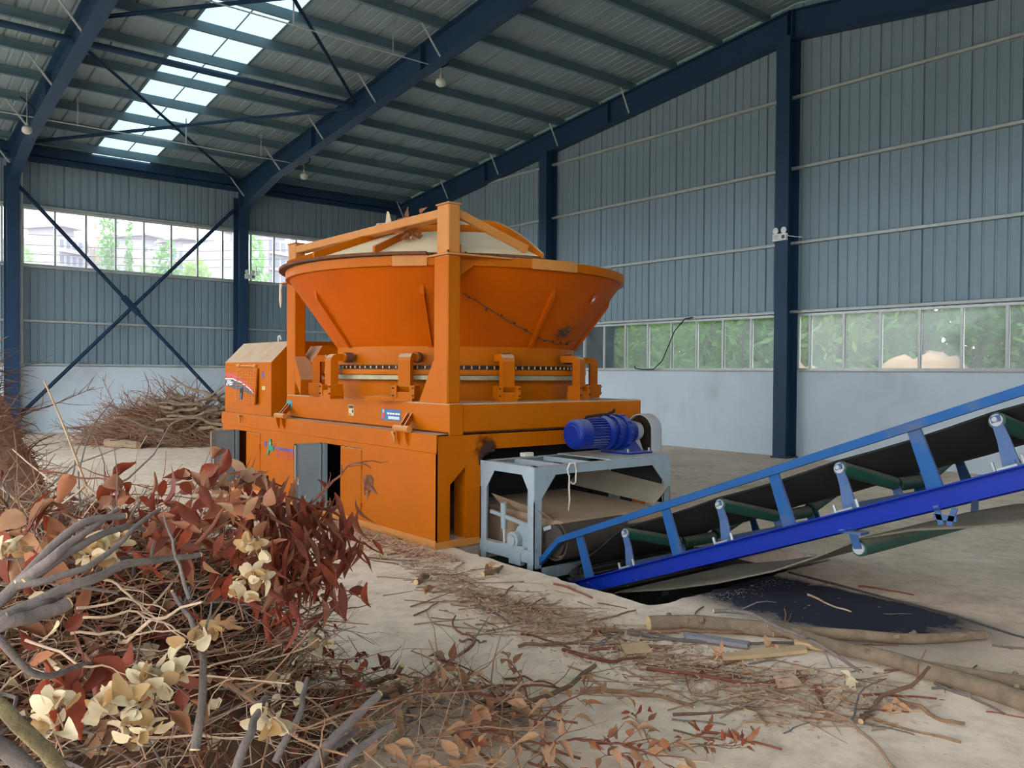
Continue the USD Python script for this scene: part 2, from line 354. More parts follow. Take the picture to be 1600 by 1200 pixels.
part(pt, 'pit_wall', [box(PX0 - .3, PX0 - .02, PY0 - .3, 6.4, -.6, -.16), box(PX1 + .02, PX1 + .3, PY0 - .3, 6.4, -.6, -.16), box(PX0 - .3, PX1 + .3, PY0 - .3, PY0 - .02, -.6, -.16), box(PX0 - .3, PX1 + .3, 6.06, 6.4, -.6, -.16)], 'pit_concrete')
# groove of the filled trench in front of the pit
single('floor_joint', None, None, [tube([(5.8, 3.62, .001), (5.74, 3.2, .001), (5.66, 2.7, .001), (5.6, 2.3, .001), (5.47, 1.9, .001), (5.4, 1.2, .001)], [.012, .016, .011, .014, .01, .004], 5)], 'pit_concrete', kind='structure')
gr = struct('ground', 'bare earth and scrub outside the hall')
part(gr, 'earth', [box(-260, XL - 1, -260, 330, -.3, -.06), box(XR + .24, 330, -260, 330, -.3, -.06), box(XL - 1, XR + .24, YB + .24, 330, -.3, -.06), box(XL - 1, XR + .24, -260, YF - .3, -.3, -.06)], 'outdoor_ground')

# right wall (X = 14) : plastered base, window band, ribbed sheets up to the roof
wr = struct('wall_right', 'right end wall: white plastered base and grey ribbed steel sheets')
part(wr, 'base_wall', box(XR, XR + .24, YF, YB + .24, -.05, WH), 'plaster')
part(wr, 'sill', cbox(XR - .025, XR + .26, YF, YB + .2, WH, WH + .022, .006), 'sill_concrete')
y = YB - .02; k = 0
while y > YF + .1:
    y0 = max(y - .742, YF)
    part(wr, 'wall_panel', sheet(lambda u, w, v: (XR + w, u, v), y0, y, 2.68, lambda u: roof_z(u) - .01, 4, deep=.017, seam=.034), 'wall_sheet'); y = y0
# back wall (Y = 22.7): base, sheets, high window band, sheets
wb = struct('wall_back', 'side wall at the eaves: white plastered base and grey ribbed sheets around a high window band')
part(wb, 'base_wall', box(XL, XR + .24, YB, YB + .24, -.05, WH + .02), 'plaster')
x = XL
while x < XR - .1:
    x1 = min(x + .742, XR)
    part(wb, 'wall_panel', sheet(lambda u, w, v: (u, YB + w, v), x, x1, WH + .02, 4.02, 4, deep=.018, seam=.034), 'wall_sheet')
    part(wb, 'wall_panel', sheet(lambda u, w, v: (u, YB + w, v), x, x1, 5.42, roof_z(YB) - .01, 4, deep=.018, seam=.034), 'wall_sheet'); x = x1
# front eaves wall behind the camera: one unseen bay left open to add daylight
wf = struct('wall_front', 'side wall opposite, behind the camera, with one unseen bay opened to add daylight')
FO = -2.05
part(wf, 'base_wall', box(FO, XR, YF - .24, YF, -.05, WH), 'plaster')
part(wf, 'wall_panel', sheet(lambda u, w, v: (u, YF - w, v), FO, XR, WH, 4.02, 60), 'wall_sheet')
part(wf, 'wall_panel', sheet(lambda u, w, v: (u, YF - w, v), XL, XR, 5.42, roof_z(YF) - .01, 120), 'wall_sheet')
part(wf, 'wall_panel', sheet(lambda u, w, v: (u, YF - w, v), XL, FO, 4.0, 5.42, 30), 'wall_sheet')
wl = struct('wall_left', 'unseen gable end opened to add daylight, with sheeting above the doorway')  # unseen gable opening, added to light the hall from the left
part(wl, 'wall_panel', sheet(lambda u, w, v: (XL - w, u, v), YF, YB, 5.2, lambda u: roof_z(u) - .01, 150), 'wall_sheet')

# roof: ribbed sheets 0.8 m wide from eaves to ridge, translucent strip in every bay
ce = struct('ceiling', 'underside of the pitched roof: ribbed steel sheets with a translucent strip')
SKYL = [(5.07, 6.47), (-.33, 1.07), (-5.75, -4.35)]
def roof_sheet(xa, xb, n, side):
    ya, yb = (RIDGE, YB + .3) if side > 0 else (YF - .3, RIDGE)
    return sheet(lambda u, w, v: (u, v, roof_z(v) + w), xa, xb, ya, yb, n, rib=.03, deep=.009, th=.006, seam=.045)
xs = [9.69 - 5 * .8 + .8 * i - 0 for i in range(-20, 12)]
for a in np.arange(9.69 - 22 * .8, 14.2, .8):
    segs = [(max(a, XL - .2), min(a + .8, XR + .2))]
    for s0, s1 in SKYL:
        nx = []
        for p, q in segs:
            if q <= s0 or p >= s1: nx.append((p, q)); continue
            if p < s0: nx.append((p, s0))
            if q > s1: nx.append((s1, q))
        segs = nx
    for p, q in segs:
        if q - p > .03:
            for side in (1, -1): part(ce, 'roof_panel', roof_sheet(p, q, max(1, round((q - p) / .2)), side), 'roof_sheet')
PURL = [RIDGE + .55] + [11.52 + 1.16 * i for i in range(-1, 10)] + [YB - .12]
for si, (s0, s1) in enumerate(SKYL):
    wn = struct('skylight', 'translucent strip in the roof between two rafters' if si else 'bright translucent roof strip between the two rafters on the left')
    for side in (1, -1):
        ys = [RIDGE] + PURL[2::1] + [YB + .28]
        for j in range(2):
            xa = s0 + j * .7; xb = xa + .7
            if side > 0 and si == 0:
                for ya, yb in zip(ys[:-1], ys[1:]):
                    v = np.array([(xx, yy, roof_z(yy) + zz) for zz in (.004, .008) for yy in (ya + .004, yb - .004) for xx in (xa + .006, xb - .006)])
                    part(wn, 'roof_pane', (v, tri([(0, 2, 3, 1), (4, 5, 7, 6), (0, 1, 5, 4), (2, 6, 7, 3), (0, 4, 6, 2), (1, 3, 7, 5)])), 'skylight_sheet')
            else:
                ya, yb = (RIDGE, YB + .28) if side > 0 else (YF - .28, RIDGE)
                v = np.array([(xx, yy, roof_z(yy) + zz) for zz in (.004, .008) for yy in (ya, yb) for xx in (xa + .004, xb - .004)])
                part(wn, 'roof_pane', (v, tri([(0, 2, 3, 1), (4, 5, 7, 6), (0, 1, 5, 4), (2, 6, 7, 3), (0, 4, 6, 2), (1, 3, 7, 5)])), 'skylight_sheet')
    for side in (1,):
        part(wn, 'glazing_bar', bar((s0 + .7, RIDGE, roof_z(RIDGE)), (s0 + .7, YB, roof_z(YB)), .018, .02), 'purlin_paint')
        for xx in (s0 - .01, s1 + .01): part(wn, 'edge_trim', bar((xx, RIDGE, roof_z(RIDGE) - .004), (xx, YB, roof_z(YB) - .004), .05, .012), 'purlin_paint')
cap = struct('ceiling_ridge')
part(cap, 'ridge_cap', [bar((XL - .2, RIDGE, 8.5), (XR + .2, RIDGE, 8.5), .5, .02)], 'roof_sheet')

# windows: aluminium frames with sliding panes
def window(n, a, b, z0, z1, fn, pitch, first, desc):
    """Window band from a to b along u; fn(u, w, v) -> world, w > 0 is outwards."""
    w = struct(f'window_{n}', desc)
    def bx(u0, u1, w0, w1, v0, v1):
        v = np.array([fn(u, ww, vv) for vv in (v0, v1) for ww in (w0, w1) for u in (u0, u1)])
        return v, tri([(0, 2, 3, 1), (4, 5, 7, 6), (0, 1, 5, 4), (2, 6, 7, 3), (0, 4, 6, 2), (1, 3, 7, 5)])
    part(w, 'window_frame', [bx(a, b, .0, .09, z0, z0 + .05), bx(a, b, .0, .09, z1 - .05, z1), bx(a, a + .04, 0, .09, z0, z1), bx(b - .04, b, 0, .09, z0, z1)], 'aluminium')
    us = [a] + [u for u in np.arange(first, b, pitch) if a + .1 < u < b - .1] + [b]
    for i, (p, q) in enumerate(zip(us[:-1], us[1:])):
        if i: part(w, 'mullion', bx(p - .022, p + .022, .005, .07, z0 + .04, z1 - .04), 'aluminium')
        o = .03 if i % 2 else .05
        part(w, 'pane', bx(p + .01, q - .01, o, o + .006, z0 + .045, z1 - .045), 'window_glass')
RW = lambda u, w, v: (XR + .02 + w, u, v)
BW = lambda u, w, v: (u, YB + .01 + w, v)
FW = lambda u, w, v: (u, YF - .01 - w, v)
nw = 1
for a, b, fi, ds in ((15.5, 22.6, 15.62, 'white framed window band low in the right wall, far bay behind the grinder'), (8.75, 15.4, 8.98, 'white framed window band low in the right wall, middle bay behind the grinder'),
                 (1.75, 8.65, 1.71, 'white framed window band low in the right wall, bay right of the near column'), (-5.2, 1.65, -5.0, 'window band low in the right wall, bay beside the camera')):
    window(nw, a, b, WH + .02, 2.69, RW, .667, fi, ds); nw += 1
for a, b, fi, ds in ((8.9, 13.9, 9.2, 'high window band left of the corner, above the orange engine cover'), (3.4, 8.75, 3.62, 'high window band in the side wall behind the crossed braces'), (-2.0, 3.3, -1.6, 'high window band in the side wall at the left edge'), (-7.3, -2.1, -7.0, 'high window band in the farthest left bay')):
    window(nw, a, b, 4.02, 5.42, BW, .684, fi, ds); nw += 1
window(nw, FO, 13.9, 4.02, 5.42, FW, .684, FO, 'high window band in the wall behind the camera')

# ---------------------------------------------------------------- steelwork
def hcol(name, label, cx, cy, along, z1, group=None, fw=.27, dp=.36, mt='steel_blue'):
    """H column. along 'x': its depth (web) runs along X."""
    t = thing(name, label, 'column', (cx, cy, 0), group)
    def bx(a0, a1, b0, b1, z0, z2): return box(cx + a0, cx + a1, cy + b0, cy + b1, z0, z2) if along == 'x' else box(cx + b0, cx + b1, cy + a0, cy + a1, z0, z2)
    h = dp / 2
    part(t, 'flange', bx(-h, -h + .016, -fw / 2, fw / 2, 0, z1), mt); part(t, 'flange', bx(h - .016, h, -fw / 2, fw / 2, 0, z1), mt)
    part(t, 'web', bx(-h + .016, h - .016, -.006, .006, 0, z1), mt)
    part(t, 'base_plate', [bx(-h - .03, h + .03, -fw / 2 - .03, fw / 2 + .03, 0, .025)] + [cyl((cx + i * .1, cy + j * .1, .025), (cx + i * .1, cy + j * .1, .06), .015, 6) for i in (-1, 1) for j in (-1, 1)], mt)
    return t
for yy, nm in ((22.42, 'in the far corner, mostly hidden'), (15.4, 'behind the grinder hopper'), (8.74, 'right of the grinder carrying the emergency light'), (1.7, 'at the right, outside the view'), (-5.1, 'in the front corner')):
    hcol('steel_column', f'dark blue steel H column on the right wall, {nm}', 13.81, yy, 'x', roof_z(yy) - .7)
RAFX = [(8.8, 'between the two lamps'), (3.34, 'at the left edge of the view'), (-2.05, 'left of the camera'), (-7.2, 'in the gable opened for daylight')]
for xx, nm in RAFX:
    hcol('steel_column', f'dark blue steel H column on the window wall, under the rafter {nm}', xx, 22.42, 'y', 6.3, fw=.26, dp=.42)
    hcol('steel_column', f'dark blue steel H column behind the camera, under the rafter {nm}', xx, YF + .28, 'y', 6.3, fw=.26, dp=.42)

def rafter(x, side, label):
    t = thing('roof_rafter', label, 'rafter', (x, RIDGE, 0))
    ye = YB - .1 if side > 0 else YF + .1
    f0 = lambda y_: roof_z(y_) - .2
    ys = RIDGE + (ye - RIDGE) * np.array([0, .45, .82, 1.0]); dep = np.array([.52, .52, .53, .85])
    top = f0(ys); bot = top - dep
    web = np.array([(x + dx, yy, zz) for dx in (-.005, .005) for yy, za, zb in zip(ys, top, bot) for zz in (za, zb)])
    f = []; n = 2 * len(ys)
    for i in range(len(ys) - 1):
        a = 2 * i; f += [(a, a + 1, a + 3, a + 2), (n + a, n + a + 2, n + a + 3, n + a + 1)]
    part(t, 'web', (web, tri(f)), 'steel_blue')
    part(t, 'top_flange', [bar((x, ys[0], top[0] - .007), (x, ys[-1], top[-1] - .007), .24, .014)], 'steel_blue')
    part(t, 'bottom_flange', [bar((x, ys[i], bot[i] + .007), (x, ys[i + 1], bot[i + 1] + .007), .24, .014) for i in range(3)], 'steel_blue')
    for fr in (.0, .33, .66):
        yy = RIDGE + (ye - RIDGE) * fr + side * .05; za = f0(yy) - .01; zb = za - .5
        part(t, 'stiffener', [box(x - .115, x - .006, yy - .007, yy + .007, zb, za), box(x + .006, x + .115, yy - .007, yy + .007, zb, za)], 'steel_blue')
    return t
for xx, nm in [(13.86, 'against the right end wall')] + RAFX:
    rafter(xx, 1, f'dark blue steel roof rafter {nm}'); rafter(xx, -1, f'dark blue steel roof rafter {nm}, slope behind the camera')

ORD = ['first', 'second', 'third', 'fourth', 'fifth', 'sixth', 'seventh', 'eighth', 'ninth', 'tenth', 'eleventh', 'twelfth', 'thirteenth', 'fourteenth']
def zpurlin(y, mt='purlin_paint'):
    z = roof_z(y) - .004; sl = .115 if y < RIDGE else -.115; xa, xb = XL - .1, XR - .02
    q = [((y - .004, z), (y + .066, z)), ((y, z), (y, z - .19)), ((y - .066, z - .19), (y + .004, z - .19))]
    ms = []
    for (ya, za), (yb, zb) in q:
        if ya == yb: ms.append(box(xa, xb, ya - .0025, ya + .0025, zb, za))
        else: ms.append(box(xa, xb, ya, yb, za - .005, za))
    ms.append(box(xa, xb, y + .062, y + .067, z - .02, z)); ms.append(box(xa, xb, y - .067, y - .062, z - .19, z - .17))
    return ms
for i, yy in enumerate(PURL[::-1]):
    single('roof_purlin', f'thin green-grey Z purlin under the roof sheets, {ORD[i]} up from the window wall', 'purlin', zpurlin(yy), 'purlin_paint', group='roof purlins')
for i, yy in enumerate(PURL[1:]):
    single('roof_purlin', f'thin green-grey Z purlin on the roof slope behind the camera, {ORD[i]} from the ridge', 'purlin', zpurlin(2 * RIDGE - yy), 'purlin_paint', group='roof purlins')
# eaves gutter beam
single('eaves_beam', 'dark blue eaves beam along the top of the window wall', 'beam', [box(XL, XR - .1, YB - .3, YB - .05, 6.62, 6.80), box(XL, XR - .1, YB - .2, YB - .06, 6.48, 6.60)], 'steel_blue')
# fly braces: bright angle struts from purlins to rafter bottom flanges
for xr, nm in ((13.86, 'end wall'), (8.8, 'middle'), (3.34, 'left')):
    for j, yy in enumerate(PURL[3::2]):
        zt = roof_z(yy) - .19; zb = roof_z(yy) - .2 - .51
        single('fly_brace', f'short bright angle strut under the {nm} rafter, {ORD[j]} from the ridge', 'strut', [bar((xr - dx, yy, zt), (xr - .1, yy, zb), w1, w2, (0, 1, 0)) for dx in ((.38,) if xr > 10 else (.52,)) for w1, w2 in ((.004, .045), (.045, .004))], 'galvanised', group='rafter fly braces')
# tie tubes and roof X bracing in the bay of the skylight
YT = 16.1
for k2, yy in enumerate((YT,)):
    zt = roof_z(yy) - .36
    single('tie_tube', 'round dark blue tie tube between the two left rafters below the skylight', 'tube', [cyl((3.36, yy, zt), (8.78, yy, zt), .062, 14)], 'steel_blue', smooth=50)
single('tie_tube', 'round dark blue tie tube running left out of view from the left rafter', 'tube', [cyl((-2.0, YT, roof_z(YT) - .36), (3.3, YT, roof_z(YT) - .36), .062, 14)], 'steel_blue', smooth=50)
def angle(a, b, w=.075, up=(0, 0, 1)): return [bar(a, b, w, .007, up), bar(np.asarray(a) + (0, 0, 0), b, .007, w, up)]
zr = lambda y_: roof_z(y_) - .34
for lab, a, b in (('lower panel, rising to the left', (8.72, 22.2, zr(22.2)), (3.44, YT + .1, zr(YT))), ('lower panel, rising to the right', (3.44, 21.6, zr(21.6)), (8.72, YT + .15, zr(YT) - .05)),
                  ('upper panel, rising to the left', (8.72, YT - .2, zr(YT)), (3.44, 10.2, zr(10.2))), ('upper panel, rising to the right', (3.44, YT - .9, zr(YT - .9)), (8.72, 10.2, zr(10.2)))):
    single('roof_brace', f'dark blue steel angle brace across the skylight bay, {lab}', 'brace', angle(a, b), 'steel_blue')
# wall X brace
for lab, a, b in (('falling to the right', (3.44, 22.36, 5.86), (8.62, 22.36, .3)), ('falling to the left', (8.66, 22.38, 6.0), (3.46, 22.40, .42))):
    wbr = t = thing('wall_brace', f'dark blue angle brace of the cross on the window wall, {lab}', 'brace', (6, 22.36, 0))
    part(t, 'brace_angle', angle(a, b, .09, (0, 1, 0)), 'steel_blue')
    a, b = np.array(a), np.array(b)
    for s in (.28, .40, .62, .8): c = a + (b - a) * s; part(t, 'stitch_plate', bar(c - (b - a) / 7 * .07, c + (b - a) / 7 * .07, .02, .14, (0, 1, 0)), 'steel_blue')
part(wbr, 'crossing_plate', bar((5.75, 22.34, 3.38), (6.13, 22.34, 2.97), .16, .008, (0, 1, 0)), 'steel_blue')
# girts
GR = [(2.72, 'just above the low windows'), (4.0, 'half way up'), (5.39, 'third up from the windows'), (6.71, 'highest')]
for zz, nm in GR:
    ya, yb = (YF, YB) if zz < 6 else (YF, YB - 1)
    single('wall_girt', f'galvanised girt rail along the right wall, {nm}', 'girt', [box(XR - .075, XR - .003, ya, yb, zz + .025, zz + .03), box(XR - .075, XR - .07, ya, yb, zz - .03, zz + .03), box(XR - .075, XR - .003, ya, yb, zz - .03, zz - .025)], 'galvanised', group='right wall girts')
for zz, nm in ((1.66, 'on top of the plastered base'), (2.70, 'crossed by the braces'), (4.0, 'below the high windows'), (5.44, 'above the high windows')):
    single('wall_girt', f'galvanised girt rail along the window wall, {nm}', 'girt', [box(XL, XR, YB - .075, YB - .003, zz + .025, zz + .03), box(XL, XR, YB - .075, YB - .07, zz - .03, zz + .03), box(XL, XR, YB - .075, YB - .003, zz - .03, zz - .025)], 'galvanised', group='window wall girts')
single('downpipe', 'pale vertical downpipe beside the left column', 'pipe', [cyl((3.56, 22.6, 0), (3.56, 22.6, 6.5), .045, 12)], 'pipe_white', smooth=50)

# conduits with hanger rods and pendant lamps
def conduit(yy, zz, xa, xb, rods, nm):
    t = thing('light_conduit', f'thin galvanised conduit under the rafters, {nm}', 'conduit', (xa, yy, zz))
    part(t, 'pipe', cyl((xa, yy, zz), (xb, yy, zz), .013, 8), 'galvanised', smooth=60)
    for xx in rods: part(t, 'hanger_rod', [bar((xx, yy, zz - .02), (xx, yy, roof_z(yy) - .02), .028, .006, (0, 1, 0))], 'galvanised')
conduit(13.22, 7.36, -7, 9.1, (-2.9, 0, 3.1, 6.08, 8.02), 'upper one near the skylight top')
conduit(19.3, 6.66, -7, 9.2, (-2.5, .2, 4.08, 6.3, 8.06), 'lower one near the window wall')
def pendant(c, nm):
    """Lamp hanging from the conduit above it; c is the conduit point."""
    top = np.asarray(c, float); c = top - (0, 0, .27); t = thing('pendant_lamp', f'white glass pendant lamp hanging {nm}', 'lamp', c)
    part(t, 'globe', lathe([(0, -.09), (.05, -.085), (.088, -.055), (.1, -.01), (.095, .03), (.07, .06), (.03, .075)], c, 20), 'lamp_white', smooth=60)
    part(t, 'holder', lathe([(.032, .07), (.032, .12), (.014, .135), (.014, .16), (0, .16)], c, 12), 'aluminium', smooth=40)
    part(t, 'hook', tube([c + (0, 0, .155), c + (0, 0, .275)], .007, 6), 'pipe_white')
    part(t, 'cable', tube([c + (.0, 0, .27), c + (.1, -.08, .33), c + (.12, -.1, .40), c + (.08, -.06, .47), c + (-.02, .04, .58), c + (-.1, .1, .66)], [.012] * 3 + [.018] * 3, 7), 'cable_black', smooth=60)
    part(t, 'hanger_rod', cyl(top, (top[0], top[1], roof_z(top[1])), .006, 6), 'galvanised')
pendant((9.08, 13.22, 7.36), 'beside the middle rafter, upper of the two')
pendant((9.17, 19.3, 6.66), 'beside the middle rafter, lower of the two')
pendant((3.15, 19.3, 6.66), 'against the left rafter')
def emergency(c, nrm, nm):
    c, nrm = np.asarray(c, float), np.asarray(nrm, float); s = np.cross((0, 0, 1), nrm); t = thing('emergency_light', f'white twin-head emergency light on the column {nm}', 'emergency light', c)
    g = lambda a, b, z: c + s * a + nrm * b + np.array([0, 0, z])
    part(t, 'case', hull([g(a, b, z) for a in (-.14, .14) for b in (0, .06) for z in (-.065, .065)]), 'lens_white')
    part(t, 'label_panel', hull([g(a, b, z) for a in (.05, .11) for b in (.06, .063) for z in (-.03, .03)]), 'dark_decal')
    part(t, 'print_line', [hull([g(a, b, z) for a in (-.11, -.02) for b in (.06, .0625) for z in (zz, zz + .006)]) for zz in (-.03, 0, .025)], 'dark_decal')
    for i in (-.085, .08):
        part(t, 'lamp_head', tube([g(i, .0, .125), g(i, .03, .125), g(i, .05, .125), g(i, .056, .125)], [.03, .055, .06, .052], 18), 'lens_white', smooth=50)
        part(t, 'lamp_stem', cyl(g(i, .02, .06), g(i, .02, .09), .014, 8), 'galvanised')
    part(t, 'power_lead', tube([g(.14, .02, .02), g(.2, .0, .0), g(.42, -.04, -.04)] if nm.startswith('right') else [g(.14, .02, .02), g(.2, .02, .05), g(.2, -.03, .3)], .008, 6), 'pipe_white')
emergency((13.62, 8.74, 4.08), (-1, 0, 0), 'right of the grinder')
emergency((8.95, 22.19, 4.12), (0, -1, 0), 'beside the crossed braces')
single('hanging_cable', 'black cable hanging in front of the low windows', 'cable', [tube([(13.88, 10.96, 2.72), (13.87, 11.15, 2.70), (13.86, 11.42, 2.45), (13.86, 11.6, 2.1), (13.86, 11.75, 1.82), (13.87, 12.0, 1.64), (13.9, 12.35, 1.635), (13.9, 12.55, 1.66), (13.9, 12.57, 1.72)], .012, 7)], 'cable_black', smooth=60)
# ---------------------------------------------------------------- the orange tub grinder
C = np.array([5.5, 7.66, 0.0])
G = thing('tub_grinder', 'large orange tub grinder with a round flared hopper and half cover', 'grinder', (5.45, 8.5, 0))
D1, D2 = (9.78, 10.63), (7.29, 8.17); DZ = (.10, .785)
# lower body: plates with their openings
left = Polygon([(5.985, 0), (11.05, 0), (11.05, 1.0), (5.985, 1.0)], [[(a, DZ[0]), (b, DZ[0]), (b, DZ[1]), (a, DZ[1])] for a, b in (D1, D2)])
front = Polygon([(4.09, 0), (4.565, 0), (4.565, .76), (4.74, .85), (6.6, .85), (6.6, 0), (6.8, 0), (6.8, 1.0), (4.09, 1.0)], [[(4.235, .065), (4.412, .065), (4.412, .717), (4.235, .555)]])
body = part(G, 'lower_body', [prism(left, YZ(), 4.09, 4.102), prism(front, XZ(), 5.985, 5.997), box(4.09, 6.8, 5.985, 11.05, .99, 1.0), box(6.788, 6.8, 5.985, 11.05, 0, 1), box(4.09, 6.8, 11.038, 11.05, 0, 1)], 'orange_paint')
part(body, 'upper_band', [hull([(4.09, 5.98, .835), (4.09, 11.05, .835), (4.08, 5.975, .845), (4.08, 11.05, .845), (4.08, 5.975, 1.0), (4.08, 11.05, 1.0), (4.1, 5.98, 1.0), (4.1, 11.05, 1.0)])], 'orange_paint')
part(body, 'skirt_band', [box(4.084, 4.091, 5.98, 11.05, .0, .075), box(4.084, 4.56, 5.979, 5.986, .0, .06)], 'orange_dusty')
part(body, 'opening_return', [box(4.404, 4.412, 5.99, 6.16, .065, .72), box(4.235, 4.412, 5.99, 6.2, .055, .066), box(4.56, 4.575, 5.99, 6.3, 0, .78)], 'orange_paint')
part(body, 'inner_bulkhead', [box(4.55, 6.7, 6.95, 10.95, .03, .97), box(4.5, 6.78, 6.0, 6.95, .86, .97)], 'black_inside')  # black boxes added so the body looks dark inside, standing in for shade
part(body, 'burn_mark', [prism([(4.555, .70), (4.60, .80), (4.70, .865), (4.735, .90), (4.70, .93), (4.63, .91), (4.585, .86), (4.545, .80)], XZ(), 5.982, 5.9845)], 'burnt')
part(body, 'weld_patch', [cbox(4.59, 4.73, 5.965, 5.99, .825, .845, .008)], 'burnt')
part(body, 'hydraulic_hose', tube([(4.3, 6.3, .1), (4.29, 6.33, .3), (4.3, 6.3, .5), (4.36, 6.3, .8)], .025, 8), 'motor_grey', smooth=60)
for a, b in (D1, D2):
    m = a + .44
    dl = part(G, 'door_leaf', [cbox(4.084, 4.1, a + .006, m - .004, DZ[0] + .006, DZ[1] - .006, .004)], 'orange_paint', label='closed orange door leaf')
    for zz in (.22, .62): part(dl, 'hinge', cyl((4.082, a + .004, zz - .035), (4.082, a + .004, zz + .035), .009, 8), 'orange_paint')
    yo = b - .01
    ol = part(G, 'door_leaf', [cbox(3.785, 4.075, yo - .004, yo + .012, DZ[0] + .004, DZ[1] - .004, .002)], 'door_inside', label='open door leaf showing its grey inside')
    part(ol, 'leaf_rim', [box(3.78, 4.078, yo - .022, yo, DZ[1] - .012, DZ[1]), box(3.78, 4.078, yo - .022, yo, DZ[0], DZ[0] + .012), box(3.78, 3.792, yo - .022, yo, DZ[0], DZ[1]), box(4.066, 4.078, yo - .022, yo, DZ[0], DZ[1])], 'door_inside')
    part(ol, 'door_skin', box(3.78, 4.078, yo + .012, yo + .015, DZ[0], DZ[1]), 'orange_paint')
    part(ol, 'latch', tube([(3.8, yo - .03, .42), (3.8, yo - .05, .42), (3.8, yo - .05, .36)], .008, 6), 'galvanised')
    part(G, 'door_jamb', [box(4.1, 4.14, b - .05, b, DZ[0], DZ[1]), box(4.1, 4.13, a, b, DZ[0] - .0, DZ[0] + .02)], 'door_inside')
# deck
dk = part(G, 'deck', [cbox(4.22, 6.72, 5.978, 9.335, 1.014, 1.27, .01)], 'orange_paint')
part(dk, 'seam_strip', box(4.26, 6.68, 6.01, 9.3, 1.0, 1.031), 'burnt')
part(dk, 'corner_plate', [cbox(4.215, 4.365, 5.972, 5.99, .99, 1.27, .004)], 'orange_paint')
def post(y0, y1, foot):
    p = part(G, 'post', [cbox(4.22, 4.36, y0, y1, 1.27, 2.585, .01)], 'orange_paint')
    part(p, 'upper_post', [cbox(4.226, 4.356, y0 + .005, y1 - .03, 2.6, 3.035, .01)], 'orange_dusty')
    part(p, 'post_cap', [cbox(4.215, 4.367, y0 - .006, y1 - .02, 3.035, 3.05, .006)], 'orange_dusty')
    return p
p1 = post(6.015, 6.235, 1)
part(p1, 'foot_gusset', [hull([(x, y, z) for x in (4.219, 4.361) for y, z in ((6.02, 1.27), (6.02, 1.65), (6.236, 1.65), (6.465, 1.27))])], 'orange_paint')
part(p1, 'flange_plate', [prism([(4.19, 5.975), (4.85, 5.88), (4.86, 5.95), (4.46, 6.24), (4.42, 6.56), (4.30, 6.60), (4.19, 6.32)], XY(), 2.583, 2.598)], 'orange_dusty')
part(p1, 'flange_gusset', [prism([(4.36, 2.40), (4.64, 2.583), (4.36, 2.583)], XZ(), 6.06, 6.075)], 'orange_paint'); part(p1, 'flange_gusset', [prism([(6.235, 2.46), (6.42, 2.583), (6.235, 2.583)], YZ(), 4.28, 4.295)], 'orange_paint')
part(p1, 'flange_bolt', [cyl((x, y, 2.598), (x, y, 2.622), .013, 6) for x, y in ((4.21, 6.0), (4.4, 6.0), (4.55, 5.98), (4.7, 5.94), (4.21, 6.27), (4.3, 6.5))], 'chain_dark')
p2 = post(9.115, 9.335, 1)
part(p2, 'foot_gusset', [hull([(x, 9.115, z) for x in (4.22, 4.36) for z in (1.45, 1.72)] + [(x, 8.95, z) for x in (4.22, 4.42) for z in (1.27, 1.45)] + [(4.55, 9.115, 1.27), (4.55, 9.115, 1.45), (4.55, 8.95, 1.27), (4.55, 8.95, 1.45)])], 'orange_paint')
part(p2, 'flange_plate', [cbox(4.17, 4.42, 8.95, 9.40, 2.583, 2.598, .004)], 'orange_dusty')
part(G, 'top_beam', [cbox(4.228, 4.354, 6.19, 9.12, 2.925, 3.005, .008)], 'orange_dusty')
part(G, 'cover_brace', [bar((4.355, 6.08, 2.975), (5.05, 5.93, 2.70), .05, .07)], 'orange_dusty')
# drum, hopper and rim
part(G, 'lower_drum', lathe([(1.30, 1.27), (1.315, 1.465), (1.28, 1.465), (1.28, 1.27)], C, 96, closed=True), 'orange_paint', smooth=40)
part(G, 'bearing_ring', lathe([(1.30, 1.467), (1.43, 1.467), (1.44, 1.475), (1.44, 1.515), (1.43, 1.52), (1.30, 1.52)], C, 96, closed=True), 'worn_steel', smooth=40)
part(G, 'ring_plate', lathe([(1.30, 1.522), (1.455, 1.522), (1.46, 1.535), (1.455, 1.572), (1.30, 1.572)], C, 96, closed=True), 'orange_paint', smooth=40)
ch = part(G, 'roller_chain', [lathe([(1.36, 1.583), (1.412, 1.583), (1.412, 1.607), (1.36, 1.607)], C, 96, closed=True)] + [bar(C + (1.425 * math.cos(a), 1.425 * math.sin(a), zz), C + (1.425 * math.cos(a + .046), 1.425 * math.sin(a + .046), zz), .03, .008) for i, a in enumerate(np.arange(0, 2 * math.pi, .0524)) for zz in (1.578, 1.612)], 'chain_dark')
part(ch, 'chain_pin', [cyl(C + (1.428 * math.cos(a), 1.428 * math.sin(a), 1.577), C + (1.428 * math.cos(a), 1.428 * math.sin(a), 1.614), .009, 5) for a in np.arange(0, 2 * math.pi, .0524)], 'chain_pin', kind='stuff')
part(G, 'drum', lathe([(1.317, 1.575), (1.317, 1.80), (1.295, 1.80), (1.295, 1.575)], C, 96, closed=True), 'orange_paint', smooth=40)
